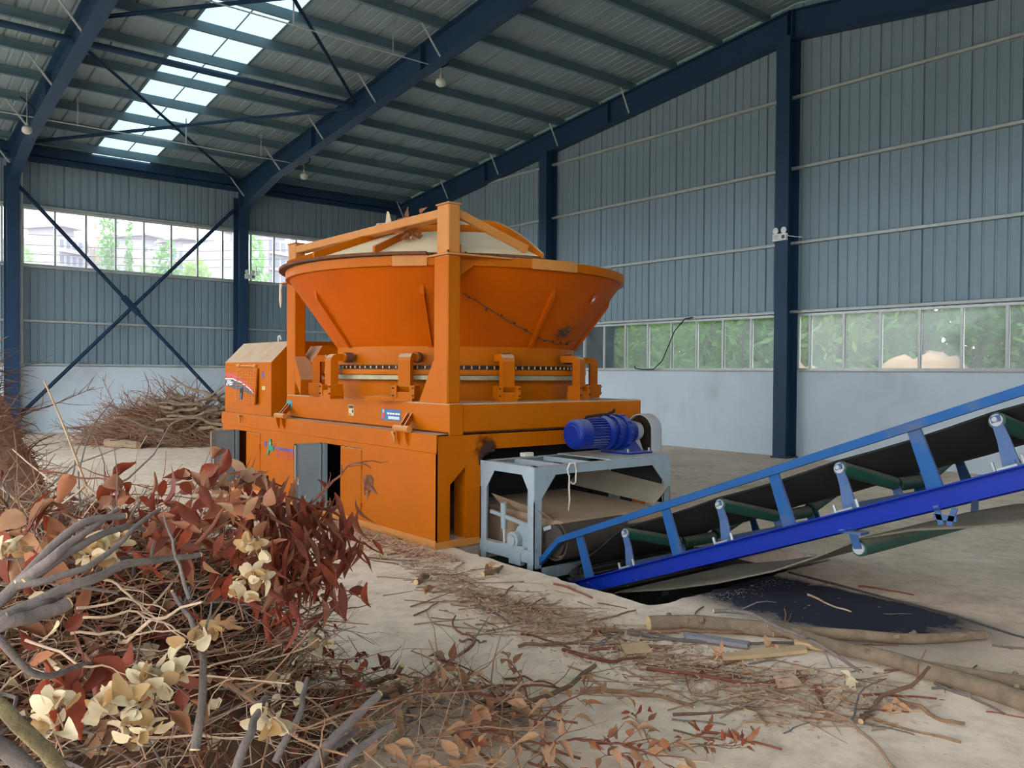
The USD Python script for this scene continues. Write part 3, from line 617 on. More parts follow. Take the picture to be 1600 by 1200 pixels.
# hopper cone, notched at the near post
cone = lathe([(1.317, 1.80), (1.835, 2.52), (1.815, 2.525), (1.297, 1.803)], C, 128, closed=True)
hp = part(G, 'hopper_cone', cone, 'orange_cone', smooth=30)
def arc_deg(c0, c1): return math.radians(c0), math.radians(c1)
a0, a1 = arc_deg(-121, 229)
part(hp, 'rim_band', lathe([(1.83, 2.515), (1.868, 2.515), (1.872, 2.52), (1.872, 2.60), (1.868, 2.605), (1.83, 2.605)], C, 128, a0, a1, closed=True), 'orange_paint', smooth=30)
part(hp, 'rim_patch', [lathe([(1.866, 2.51), (1.884, 2.51), (1.884, 2.607), (1.866, 2.607)], C, 12, *arc_deg(-104, -88), closed=True), lathe([(1.866, 2.51), (1.884, 2.51), (1.884, 2.607), (1.866, 2.607)], C, 8, *arc_deg(216, 226), closed=True)], 'orange_dusty')
toC = math.degrees(math.atan2(-C[1], -C[0]))
for off in (-56, -11, 33, 78, 123, 168, 213, 258):
    a = math.radians(toC + off); ca, sa = math.cos(a), math.sin(a)
    fr = lambda u, v, w: (C[0] + u * ca - w * sa, C[1] + u * sa + w * ca, v)
    part(hp, 'cone_rib', prism([(1.325, 1.80), (1.345, 1.79), (1.70, 2.27), (1.72, 2.37)], fr, -.02, .02), 'orange_cone')
# weld seam with stuck chips across the near side of the cone
sm, sp = [], []
for i, off in enumerate(np.linspace(2, 62, 31)):
    a = math.radians(toC + off); t = i / 30; zz = 2.28 - .47 * (1 - (1 - t) ** 2) + .08 * t ** 6; r = 1.317 + (zz - 1.8) / .72 * .518 + .006
    sm.append(C + (r * math.cos(a), r * math.sin(a), zz + rng.uniform(-.008, .008)))
part(hp, 'weld_seam', tube(sm, .007, 5), 'rust')
for p in sm[1::3]:
    q = trimesh.creation.icosphere(1, 1.0); v = np.asarray(q.vertices) * rng.uniform(.006, .022, 3) * (1, 1, .8) + p + rng.uniform(-.02, .02, 3) * (0, 0, 1); sp.append((v, np.asarray(q.faces)))
part(hp, 'stuck_chips', sp, 'burnt', kind='stuff')
a = math.radians(toC + 49); cl = []
for i in range(34):
    aa = a + rng.normal(0, .035); zz = 1.96 + rng.normal(0, .03); r = 1.317 + (zz - 1.8) / .72 * .518 + .015
    c = C + (r * math.cos(aa), r * math.sin(aa), zz); d = np.array([-math.sin(aa), math.cos(aa), rng.uniform(-.4, .7)]) * rng.uniform(.03, .09); cl.append(tube([c - d, c + rng.normal(0, .012, 3), c + d], [.004, .007, .002], 4))
part(hp, 'stuck_twigs', cl, 'litter', kind='stuff')
part(hp, 'warning_label', [bar(C + (1.66 * math.cos(b), 1.66 * math.sin(b), 2.255), C + (1.73 * math.cos(b - .02), 1.73 * math.sin(b - .02), 2.35), .075, .004, (math.cos(b), math.sin(b), -.7)) for b in (math.radians(toC + 56),)], 'red_decal')
part(hp, 'label_centre', [bar(C + (1.687 * math.cos(b - .008), 1.687 * math.sin(b - .008), 2.287), C + (1.71 * math.cos(b - .014), 1.71 * math.sin(b - .014), 2.318), .035, .006, (math.cos(b), math.sin(b), -.7)) for b in (math.radians(toC + 56),)], 'white_print')
# guide arms with rollers round the drum
for k in range(10):
    a = math.radians(toC + 18 + 36 * k); ca, sa = math.cos(a), math.sin(a)
    fr = lambda u, v, w, ca=ca, sa=sa: (C[0] + u * ca - w * sa, C[1] + u * sa + w * ca, v)
    if k in (3, 4, 5, 6) and False: continue
    ga = part(G, 'guide_arm', prism([(1.53, 1.36), (1.60, 1.41), (1.60, 1.655), (1.59, 1.69), (1.565, 1.715), (1.53, 1.725), (1.37, 1.725), (1.37, 1.655), (1.515, 1.655), (1.515, 1.39)], fr, -.062, .062), 'orange_paint')
    part(ga, 'arm_bracket', [prism([(1.49, 1.30), (1.63, 1.30), (1.63, 1.42), (1.49, 1.42)], fr, .063, .115), prism([(1.49, 1.30), (1.63, 1.30), (1.63, 1.42), (1.49, 1.42)], fr, -.115, -.063), prism([(1.47, 1.27), (1.62, 1.27), (1.62, 1.36), (1.47, 1.36)], fr, -.09, .09)], 'orange_paint')
    part(ga, 'guide_wheel', [cyl(fr(1.36, 1.69, .055), fr(1.44, 1.69, .055), .052, 16)], 'rust', smooth=40); part(ga, 'wheel_cover', [cyl(fr(1.44, 1.69, .055), fr(1.455, 1.69, .055), .042, 16)], 'orange_paint', smooth=40)
    part(ga, 'bracket_bolt', [cyl(fr(1.63, zz, w), fr(1.642, zz, w), .009, 6) for zz in (1.325, 1.395) for w in (-.1, .1)], 'chain_dark')
part(G, 'guide_plate', [prism([(1.36, 1.27), (1.6, 1.27), (1.6, 1.31), (1.36, 1.31)], lambda u, v, w, a=math.radians(toC - 18): (C[0] + u * math.cos(a) - w * math.sin(a), C[1] + u * math.sin(a) + w * math.cos(a), v), -.4, -.1)], 'orange_paint')
# half cover: canvas over orange ribs, base ring, end plates
A0, A1 = math.radians(101), math.radians(259)
cv = part(G, 'cover_canvas', lathe([(1.85, 2.635), (.95, 2.985), (.04, 3.26), (.04, 3.252), (.95, 2.977), (1.85, 2.627)], C, 48, A0, A1, closed=True), 'canvas_cream', smooth=30)
part(G, 'cover_ring', [lathe([(1.78, 2.612), (1.935, 2.606), (1.94, 2.61), (1.94, 2.63), (1.935, 2.635), (1.78, 2.63)], C, 40, *arc_deg(101, 226), closed=True), lathe([(1.78, 2.612), (1.885, 2.606), (1.885, 2.63), (1.78, 2.63)], C, 20, *arc_deg(226, 259), closed=True)], 'rust', smooth=30)
def zc(r): return 2.635 + (1.85 - r) * .389 if r > .95 else 2.985 + (.95 - r) * .302
for dg in (110, 135, 160, 186, 210, 235):
    a = math.radians(dg); ca, sa = math.cos(a), math.sin(a); fr = lambda u, v, w: (C[0] + u * ca - w * sa, C[1] + u * sa + w * ca, v)
    part(cv, 'cover_rib', prism([(r, zc(r)) for r in (1.86, .95, .1)] + [(r, zc(r) + .075) for r in (.1, .95, 1.86)], fr, -.012, .012), 'orange_paint')
dgs = [101, 110, 135, 160, 186, 210, 235, 259]
part(cv, 'cover_hoop', [bar(C + (1.0 * math.cos(math.radians(p)), 1.0 * math.sin(math.radians(p)), zc(1.0) + .035), C + (1.0 * math.cos(math.radians(q)), 1.0 * math.sin(math.radians(q)), zc(1.0) + .035), .02, .075) for p, q in zip(dgs[:-1], dgs[1:])], 'orange_paint')
for dg in (101, 259):
    a = math.radians(dg); ca, sa = math.cos(a), math.sin(a); fr = lambda u, v, w: (C[0] + u * ca - w * sa, C[1] + u * sa + w * ca, v)
    rr = np.linspace(1.9, .05, 16); up = [(r, zc(min(r, 1.85)) + .02 + .10 * math.sin(math.pi * min(1, (1.9 - r) / 1.5)) ** .6) for r in rr]
    part(cv, 'end_plate', prism([(r, zc(min(r, 1.85)) - .02) for r in rr[::-1]] + up, fr, -.012, .012), 'orange_paint')
# engine housing
en = part(G, 'engine_housing', [prism([(4.13, 1.003), (4.13, 1.655), (4.385, 1.915), (6.5, 1.935), (6.7, 1.7), (6.7, 1.003)], XZ(), 9.56, 11.06)], 'orange_paint')
def tilt(y, z, w): t = (1.62 - z) / .5; return (4.126 - .035 * t - w, y, z)
def lpl(pts, w0, w1): return prism(pts, lambda u, v, w: tilt(u, v, w), w0, w1)
hatch = part(en, 'hatch', lpl([(9.93, 1.13), (10.72, 1.14), (10.63, 1.585), (9.93, 1.575)], .0, .02), 'orange_paint')
lv = []
for i in range(7):
    for j in range(13):
        y0 = 9.975 + i * .088; z0 = 1.165 + j * .031
        if 10.3 < y0 + .03 < 10.42 and z0 < 1.34: continue
        q = [tilt(y0 + u, z0 + v, w) for u, v, w in ((0, 0, .02), (.045, 0, .02), (.045, .014, .02), (0, .014, .02), (.006, .002, .03), (.039, .002, .03), (.039, .010, .03), (.006, .010, .03))]; lv.append(hull(q))
part(hatch, 'vent_louvres', lv, 'orange_paint')
part(hatch, 'hatch_lock', lpl([(10.32, 1.18), (10.385, 1.18), (10.385, 1.335), (10.32, 1.335)], .02, .034), 'dark_decal')
part(hatch, 'lock_hole', lpl([(10.335, 1.26), (10.37, 1.26), (10.37, 1.32), (10.335, 1.32)], .034, .036), 'black_inside')
part(en, 'hinge_bar', [cyl((4.118, 9.98, 1.607), (4.118, 10.62, 1.612), .012, 8), cyl((4.115, 9.98, 1.605), (4.115, 10.05, 1.605), .022, 8), cyl((4.115, 10.5, 1.612), (4.115, 10.6, 1.612), .02, 8)], 'orange_dusty', smooth=50)
# decal swoosh: on the housing and across the hatch
def swoosh(pts, nm, m, off):
    pg = Polygon(pts).buffer(0)
    A = pg.intersection(Polygon([(10.73, .9), (11.2, .9), (11.2, 1.8), (10.64, 1.8)])); B = pg.intersection(Polygon([(9.935, 1.135), (10.715, 1.145), (10.625, 1.58), (9.935, 1.57)]))
    for g in getattr(A, 'geoms', [A]):
        if not g.is_empty: part(en, nm, prism(g, YZ(), 4.13 - .0012 - off, 4.13), m)
    for g in getattr(B, 'geoms', [B]):
        if not g.is_empty: part(hatch, nm, lpl(list(g.exterior.coords), .0195, .0212 + off), m)
swoosh([(11.055, 1.52), (10.8, 1.515), (10.5, 1.48), (10.3, 1.43), (10.05, 1.33), (9.95, 1.26), (10.1, 1.325), (10.4, 1.405), (10.7, 1.445), (11.055, 1.445)], 'red_stripe', 'red_decal', 0)
swoosh([(11.055, 1.445), (10.7, 1.445), (10.4, 1.405), (10.1, 1.325), (9.95, 1.26), (10.12, 1.315), (10.4, 1.392), (10.7, 1.43), (11.055, 1.43)], 'white_stripe', 'white_print', .0003)
swoosh([(11.055, 1.43), (10.7, 1.43), (10.4, 1.392), (10.12, 1.315), (9.93, 1.24), (10.3, 1.285), (10.65, 1.315), (11.055, 1.345)], 'dark_stripe', 'dark_decal', 0)
def text(parent, s, h, org, udir, vdir, m, nm='lettering', bold=False, depth=.002):
    t = meshkit.text_mesh(s, h, .002, bold); v = np.asarray(t.vertices); u, w_ = np.array(udir, float), np.array(vdir, float); n = np.cross(u, w_)
    return part(parent, nm, (np.asarray(org) + v[:, :1] * u + v[:, 1:2] * w_ + v[:, 2:] / .002 * depth * n, np.asarray(t.faces)), m)
text(en, 'JPE', .068, (4.128, 11.02, 1.352), (0, -1, 0), (0, 0, 1), 'white_print', bold=True)
part(en, 'small_print', [box(4.1, 4.131, y0, y0 + .02, z0, z0 + .018) for y0 in (10.795, 10.765, 10.737) for z0 in (1.358, 1.384)], 'white_print')
part(en, 'purple_label', box(4.128, 4.131, 9.77, 9.83, 1.46, 1.535), 'indigo_print', label='small purple label')
part(en, 'grey_label', box(4.128, 4.131, 9.74, 9.84, 1.315, 1.36), 'pale_label', label='small pale label')
part(G, 'drive_housing', [prism([(4.40, 1.27), (4.40, 1.66), (4.53, 1.85), (5.3, 1.86), (5.3, 1.27)], XZ(), 9.02, 9.33)], 'orange_paint')
part(en, 'lifting_eye', tube([(4.5, 10.2, 1.92), (4.5, 10.2, 1.99), (4.5, 10.15, 2.0), (4.5, 10.12, 1.95)], .012, 6), 'rope_white')
part(G, 'wire_tangle', [tube([(5.0 + rng.normal(0, .08), 9.2, 1.93 + i * .02), (5.0 + rng.normal(0, .15), 9.2 + rng.normal(0, .1), 2.1 + rng.normal(0, .06)), (5.05 + rng.normal(0, .1), 9.1, 1.9)], .008, 5) for i in range(6)], 'cable_black')
# tilt hinges, hooks, prints
for y0 in (6.38, 9.02):
    h = part(G, 'tilt_hinge', [cyl((4.062, y0, 1.03), (4.062, y0 + .25, 1.03), .03, 14)], 'orange_dusty', smooth=50)
    part(h, 'hinge_plate', [prism([(4.22, 1.17), (4.22, 1.11), (4.10, 1.005), (4.05, 1.01), (4.06, 1.06)], lambda u, v, w: (u, w + (u - 4.06) * .75, v), y, y + .014) for y in (y0 + .08, y0 + .15)], 'orange_paint')
    part(h, 'hinge_plate', [prism([(4.08, .87), (4.05, .93), (4.035, 1.02), (4.06, 1.05), (4.09, .98)], XZ(), y, y + .014) for y in (y0 + .04, y0 + .19)], 'orange_paint')
for y0, z0 in ((10.38, .965), (6.66, .975)):
    part(G, 'lashing_hook', tube([(4.09, y0, z0), (4.05, y0 - .005, z0 + .01), (4.04, y0 - .03, z0), (4.05, y0 - .05, z0 - .04), (4.045, y0 - .055, z0 - .08)], [.010, .013, .014, .012, .006], 8), 'orange_dusty', smooth=60)
st = part(G, 'phone_sticker', [cbox(4.215, 4.222, 6.78, 7.14, 1.075, 1.185, .002)], 'blue_decal', label='blue sticker with a figure and two lines of print')
part(st, 'figure', [box(4.213, 4.216, 7.07, 7.12, 1.085, 1.15)], 'red_print'); part(st, 'figure_head', [box(4.213, 4.216, 7.075, 7.105, 1.15, 1.18)], 'pale_label')
part(st, 'print_row', [box(4.213, 4.216, y, y + w, 1.135, 1.153) for y, w in ((6.98, .04), (6.93, .04), (6.885, .035), (6.83, .04), (6.79, .03))], 'white_print')
part(st, 'digit_row', [box(4.213, 4.216, y, y + .014, 1.09, 1.118) for y in np.arange(6.80, 7.0, .0205)], 'white_print')
lb = part(G, 'capacity_label', [box(4.216, 4.221, 7.69, 7.80, 1.09, 1.2)], 'pale_label', label='small worn label under the drum'); part(lb, 'print_row', [box(4.214, 4.217, 7.695, 7.79, 1.165, 1.195), box(4.214, 4.217, 7.74, 7.79, 1.10, 1.108), box(4.214, 4.217, 7.70, 7.725, 1.12, 1.15)], 'black_print')
part(G, 'teal_label', box(4.216, 4.221, 9.17, 9.32, 1.1, 1.2), 'teal_label', label='small teal label at the rear post')
lg = part(G, 'logo_mark', prism([(9.50, .74), (9.455, .74), (9.44, .66), (9.39, .655), (9.385, .60), (9.50, .60), (9.53, .54), (9.56, .54), (9.53, .66)], YZ(), 4.078, 4.092), 'green_print', label='green mark of the printed logo')
part(lg, 'letter_i', box(4.086, 4.091, 9.60, 9.66, .635, .70), 'indigo_print'); text(lg, 'P', .05, (4.0765, 9.485, .655), (0, -1, 0), (0, 0, 1), 'white_print'); text(lg, 'E', .07, (4.0885, 9.37, .625), (0, -1, 0), (0, 0, 1), 'indigo_print', bold=True)
part(lg, 'blue_print_row', [box(4.087, 4.0905, y, y + .045, .625, .655) for y in np.arange(8.80, 9.26, .055)], 'indigo_print')
part(lg, 'red_print_row', [box(4.087, 4.0905, y + dx, y + dx + w, z0, z0 + hh) for y in (8.82, 8.95, 9.08, 9.21) for dx, w, z0, hh in ((0, .1, .545, .014), (0, .1, .575, .012), (.01, .08, .603, .012), (.04, .018, .53, .085))], 'red_print')

# ---------------------------------------------------------------- grey discharge frame with its feeder belt
FR = thing('discharge_frame', 'grey steel frame box at the end of the grinder holding a short tan belt', 'conveyor frame', (5.4, 5.6, -.6))
X0, X1, Y0, Y1 = 4.57, 6.315, 5.24, 5.98
def Lp(x, y, sx, sy, z0, z1, w=.085): return [box(min(x, x + sx * w), max(x, x + sx * w), min(y, y + sy * .008), max(y, y + sy * .008), z0, z1), box(min(x, x + sx * .008), max(x, x + sx * .008), min(y, y + sy * w), max(y, y + sy * w), z0, z1)]
for x, y, sx, sy in ((X0, Y0, 1, 1), (X0, Y1, 1, -1), (X1, Y0, -1, 1), (X1, Y1, -1, -1)): part(FR, 'corner_post', Lp(x, y, sx, sy, -.6, .755), 'grey_frame')
part(FR, 'top_rail', [box(X0, X1, Y0 - .004, Y0 + .006, .68, .757), box(X0, X1, Y0, Y0 + .07, .749, .757)], 'grey_frame'); part(FR, 'top_rail', [box(X0 - .004, X0 + .006, Y0, Y1, .68, .757), box(X0, X0 + .07, Y0, Y1, .749, .757)], 'grey_frame')
part(FR, 'top_rail', [box(X0, X1, Y1 - .008, Y1, .68, .757), box(X0, X1, Y1 - .07, Y1, .749, .757)], 'grey_frame'); part(FR, 'top_rail', [box(X1 - .008, X1, Y0, Y1, .68, .757)], 'grey_frame')
part(FR, 'gusset', [prism([(Y0, .68), (Y0 + .22, .68), (Y0 + .16, .68), (Y0 + .03, .48), (Y0, .48)], YZ(), X0 - .003, X0 + .005), prism([(Y1, .68), (Y1 - .2, .68), (Y1 - .09, .52), (Y1, .52)], YZ(), X0 - .003, X0 + .005)], 'grey_frame')
part(FR, 'gusset', [prism([(X0, .68), (X0 + .24, .68), (X0 + .06, .46), (X0, .46)], XZ(), Y0 - .003, Y0 + .005), prism([(X1, .68), (X1 - .26, .68), (X1 - .04, .46), (X1, .46)], XZ(), Y0 - .003, Y0 + .005)], 'grey_frame')
for x in (4.92, 5.28): part(FR, 'cross_bar', [bar((x, Y0 + .06, .735), (x, Y1 - .06, .735), .012, .045), bar((x + .02, Y0 + .06, .752), (x + .02, Y1 - .06, .752), .045, .006)], 'grey_frame')
part(FR, 'top_plate', [box(5.5, X1 - .005, Y0 + .02, Y1 - .01, .757, .767)], 'grey_frame', label='dusty top plate under the motor')
part(FR, 'base_rail', [box(X0 - .006, X0 + .004, Y0, Y1, -.06, .045), box(X0, X0 + .06, Y0, Y1, .04, .047)], 'grey_frame'); part(FR, 'base_rail', [box(X0, X1, Y0, Y0 + .01, -.2, -.1)], 'grey_frame')
fb = part(FR, 'feeder_belt', prism(Polygon([(6.9, .345)] + [(5.14 + .155 * math.cos(t), .145 + .155 * math.sin(t)) for t in np.linspace(math.pi * .5, math.pi * 1.5, 18)] + [(6.9, .02)]), YZ(), 4.76, 6.02), 'belt_tan', smooth=40)
sect = lambda r0, r1, t0, t1: [(5.14 + r1 * math.cos(t), .145 + r1 * math.sin(t)) for t in np.linspace(t0, t1, 14)] + [(5.14 + r0 * math.cos(t), .145 + r0 * math.sin(t)) for t in np.linspace(t1, t0, 14)]
part(fb, 'belt_flap', [prism(sect(.156, .172, math.pi * .66, math.pi * 1.75), YZ(), 4.70, 5.45), prism(sect(.156, .168, math.pi * .85, math.pi * 1.75), YZ(), 5.45, 5.62)], 'belt_flap', smooth=40)
part(FR, 'skirt_board', [hull([(4.63, 5.9, .46), (4.64, 5.9, .46), (4.75, 5.9, .34), (4.76, 5.9, .34), (4.61, 5.2, .39), (4.62, 5.2, .39), (4.76, 5.2, .29), (4.77, 5.2, .29)])], 'belt_tan', label='tan rubber skirt at the left of the belt')
part(FR, 'skirt_board', [hull([(6.25, 5.2, .47), (6.26, 5.2, .47), (6.02, 5.18, .32), (6.03, 5.18, .32), (6.2, 6.3, .58), (6.21, 6.3, .58), (5.95, 6.3, .40), (5.96, 6.3, .40)])], 'belt_return', label='tan rubber skirt at the right of the belt')
part(FR, 'side_panel', [box(6.262, 6.268, 5.3, 6.3, .30, .70), box(4.6, 6.55, 6.4, 6.41, .0, .86), box(6.5, 6.51, 6.0, 6.4, .0, .86), box(4.6, 4.61, 6.02, 6.4, 0, .86), box(6.04, 6.6, 6.0, 6.01, -.2, .42)], 'black_inside')  # dark right-hand panel, plus black plates added as shade inside the mouth
pu = part(FR, 'end_pulley', cyl((4.70, 5.14, .145), (4.76, 5.14, .145), .13, 20), 'belt_flap', smooth=40)
dp = part(FR, 'drive_disc', cyl((4.62, 5.42, .115), (4.66, 5.42, .115), .135, 24), 'grey_frame', smooth=40)
part(dp, 'bearing_housing', [cyl((4.565, 5.52, .10), (4.62, 5.52, .10), .075, 18), cbox(4.56, 4.62, 5.37, 5.66, .0, .06, .008), cbox(4.555, 4.61, 5.40, 5.56, -.1, .02, .006)], 'grey_frame', smooth=30)
part(dp, 'bearing_core', cyl((4.55, 5.52, .10), (4.57, 5.52, .10), .045, 16), 'motor_grey')
tn = part(FR, 'tension_screw', [cyl((4.62, 5.70, .17), (4.62, 5.71, .40), .028, 12)], 'grey_frame', smooth=40)
part(tn, 'screw_rod', [cyl((4.62, 5.69, .02), (4.62, 5.70, .17), .012, 8), cbox(4.6, 4.66, 5.66, 5.76, .0, .03, .004)], 'galvanised')
part(FR, 'idler_bar', [bar((4.63, 5.9, .30), (4.63, 5.3, .235), .03, .03)], 'grey_frame')
part(FR, 'guide_lug', [bar((4.66, 5.22, .23), (4.72, 5.16, .26), .012, .03)], 'grey_frame')
part(FR, 'shim_block', [cbox(5.02, 5.14, 5.9, 5.97, .76, .80, .006)], 'rope_white')
rp = thing('rope', 'short white rope tied round the front rail of the grey frame', 'rope', (4.97, 5.23, .6))
part(rp, 'loop', tube([(4.95, 5.225, .665), (4.93, 5.222, .72), (4.96, 5.222, .768), (5.02, 5.225, .768), (5.035, 5.222, .70), (5.03, 5.222, .60), (5.0, 5.22, .585), (4.96, 5.222, .61)], .008, 7), 'rope_white', smooth=60)
part(rp, 'tail', tube([(4.955, 5.222, .665), (4.95, 5.22, .56), (4.96, 5.222, .46), (4.945, 5.22, .36)], [.008, .009, .008, .004], 6), 'rope_white', smooth=60)
# geared motor on the plate
def lx(prof, y, z, k=28, smooth=None):
    ang = np.linspace(0, 2 * np.pi, k, endpoint=False); n = len(prof)
    v = np.array([(x, y + r * math.cos(t), z + r * math.sin(t)) for t in ang for x, r in prof]); f = []
    for i in range(k):
        for j in range(n - 1):
            i2 = (i + 1) % k; f += [(i * n + j, i * n + j + 1, i2 * n + j + 1), (i * n + j, i2 * n + j + 1, i2 * n + j)]
    return v, np.array(f)
MY, MZ = 5.62, .975
mo = thing('gear_motor', 'dark blue electric gear motor on the grey frame top', 'motor', (5.85, MY, .767))
part(mo, 'fan_cover', lx([(5.36, 0), (5.36, .105), (5.375, .13), (5.40, .143), (5.52, .143), (5.52, .12)], MY, MZ), 'motor_blue', smooth=35)
part(mo, 'fan_grille', lx([(5.358, 0), (5.355, .02), (5.355, .085), (5.36, .09)], MY, MZ), 'motor_blue')
st_ = part(mo, 'finned_body', lx([(5.51, 0), (5.51, .118), (5.75, .118), (5.75, 0)], MY, MZ), 'motor_blue', smooth=35)
part(st_, 'cooling_fin', [bar((5.515, MY + .128 * math.cos(t), MZ + .128 * math.sin(t)), (5.735, MY + .128 * math.cos(t), MZ + .128 * math.sin(t)), .008, .036, (0, math.cos(t), math.sin(t))) for t in np.arange(0, 2 * math.pi, math.pi / 15)], 'motor_blue')
part(mo, 'motor_flange', lx([(5.74, 0), (5.74, .150), (5.765, .165), (5.79, .165), (5.80, .145), (5.86, .145), (5.86, 0)], MY, MZ), 'motor_blue', smooth=35)
gb = part(mo, 'gearbox', lx([(5.85, 0), (5.85, .168), (5.89, .168), (5.89, .150), (5.96, .150), (5.96, .172), (6.03, .172), (6.03, .150), (6.07, .13), (6.16, .11), (6.16, 0)], MY, MZ), 'motor_blue', smooth=35)
part(gb, 'gearbox_bolt', [cyl((5.835, MY + .155 * math.cos(t), MZ + .155 * math.sin(t)), (5.905, MY + .155 * math.cos(t), MZ + .155 * math.sin(t)), .011, 6) for t in np.arange(.2, 6.3, math.pi / 4)] + [cbox(5.97, 6.02, MY + .168 * math.cos(t) - .014, MY + .168 * math.cos(t) + .014, MZ + .168 * math.sin(t) - .014, MZ + .168 * math.sin(t) + .014, .004) for t in np.arange(0, 6.2, math.pi / 5)], 'motor_blue')
part(mo, 'foot', [cbox(5.93, 6.28, MY - .19, MY + .19, .767, .79, .006), hull([(5.98, MY - .12, .79), (5.98, MY + .12, .79), (6.2, MY - .12, .79), (6.2, MY + .12, .79), (6.07, MY - .08, .88), (6.15, MY - .08, .88), (6.07, MY + .08, .88), (6.15, MY + .08, .88)])], 'motor_blue')
part(mo, 'foot_bolt', [cyl((x, y, .79), (x, y, .82), .013, 6) for x in (5.955, 6.255) for y in (MY - .16, MY + .16)], 'bolt_steel')
part(mo, 'output_bearing', [lx([(6.16, .05), (6.16, .11), (6.26, .09), (6.26, 0)], MY, MZ), hull([(6.17, MY - .1, .79), (6.17, MY + .1, .79), (6.24, MY - .1, .79), (6.24, MY + .1, .79), (6.17, MY - .04, .92), (6.24, MY - .04, .92), (6.17, MY + .04, .92), (6.24, MY + .04, .92)])], 'motor_grey', smooth=30)
stad = [(MY + .17 * math.cos(t), MZ + .17 * math.sin(t)) for t in np.linspace(0, math.pi, 18)] + [(MY - .17, .77), (MY + .17, .77)]
cg = part(mo, 'chain_guard', [prism(Polygon(stad).difference(Polygon(stad).buffer(-.012)), YZ(), 6.29, 6.43), prism(Polygon(stad), YZ(), 6.425, 6.435)], 'motor_grey', smooth=30)
part(cg, 'drive_chain', [prism(Polygon(stad).buffer(-.014), YZ(), 6.32, 6.33)] + [bar((6.30, MY - .1 + (0 if i < 9 else 0), .79 + i * .026), (6.32, MY - .1, .79 + i * .026), .022, .016) for i in range(12)], 'chain_dark')
part(mo, 'power_cable', tube([(5.50, MY - .02, 1.10), (5.55, MY, 1.135), (5.7, MY + .01, 1.145), (5.85, MY + .02, 1.15), (5.95, MY + .03, 1.175), (5.98, MY + .05, 1.19)], .014, 7), 'cable_black', smooth=60)

# ---------------------------------------------------------------- blue inclined conveyor rising out of the pit
TH = math.atan(.3806); cT, sT = math.cos(TH), math.sin(TH)
def cz(y): return .102 + .3806 * (4.229 - y)
def cp(x, y, perp=0.0): return np.array([x, y + sT * perp, cz(y) + cT * perp])
NP = np.array([0, sT, cT])
CV = thing('belt_conveyor', 'blue inclined belt conveyor rising from the pit towards the right', 'conveyor', (5.58, 1.6, 0))
YA, YZe = 5.12, -1.7
for sgn, xo in ((1, 4.65), (-1, 6.51)):
    xi = xo + sgn * .05
    def cb(xa, xb, pa, pb): return hull([cp(x, y, p) for x in (xa, xb) for y in (YA, YZe) for p in (pa, pb)])
    part(CV, 'side_channel', [cb(xi - .003, xi + .003, -.115, 0), cb(min(xo, xi), max(xo, xi), -.008, 0), cb(min(xo, xi), max(xo, xi), -.115, -.107)], 'conveyor_blue')
    part(CV, 'guard_rail', [bar(cp(xo, 4.88, .35), cp(xo, YZe, .35), .04, .05, NP), bar((xo, 5.27, -.07), cp(xo, 4.885, .35), .04, .045)], 'rail_blue')
    for k in range(8):
        y = 4.669 - .882 * k
        part(CV, 'rail_post', [hull([cp(x, y + dy, p) for x in (xo, xo + sgn * .02) for dy, p in ((-.042, 0), (.042, 0), (-.034, .34), (.034, .34))])], 'rail_blue')
IDL = [4.34 - .877 * k for k in range(7)]
for k, y in enumerate(IDL):
    yb = y - sT * .12
    idl = part(CV, 'idler_set', [bar(cp(4.72, yb, .018), cp(6.44, yb, .018), .05, .035, NP)], 'bracket_blue')
    for (xa, pa), (xb, pb) in (((4.765, .255), (5.345, .115)), ((5.385, .1), (5.785, .1)), ((5.825, .115), (6.4, .255))):
        part(idl, 'roller', [cyl(cp(xa, yb, pa), cp(xb, yb, pb), .045, 16)], 'roller_green', smooth=40)
    part(idl, 'roller_cap', [cyl(cp(4.755, yb, .2575), cp(4.767, yb, .2545), .034, 14), cyl(cp(4.735, yb, .2625), cp(4.757, yb, .257), .014, 8)], 'motor_grey')
    part(idl, 'idler_bracket', [hull([cp(4.752 + e, yb + d, p) for e in (0, .012) for d, p in ((-.03, .15), (.03, .15), (-.022, .28), (.022, .28))]), hull([cp(4.752 + e * 1.0 - .03 * (1 if p < .1 else 0), yb + d, p) for e in (0, .012) for d, p in ((-.042, .0), (.042, .0), (-.03, .15), (.03, .15))])], 'bracket_blue')
    part(idl, 'idler_bracket', [hull([cp(6.40 + e, yb + d, p) for e in (0, .012) for d, p in ((-.04, 0), (.04, 0), (-.022, .28), (.022, .28))])], 'bracket_blue')
    part(idl, 'idler_bracket', [hull([cp(x + e, yb + d, p) for e in (0, .012) for d, p in ((-.03, 0), (.03, 0), (-.022, .12), (.022, .12))]) for x in (5.358, 5.8)], 'bracket_blue')
    part(idl, 'clamp_bolt', [cyl(cp(4.69, yb + s * .07, 0), cp(4.69, yb + s * .07, .05), .011, 6) for s in (-1, 1)] + [hull([cp(4.66 + e, yb + s * .03, p) for e in (0, .07) for s in (-1.6, 1.6) for p in (0, .012)])], 'bolt_steel')
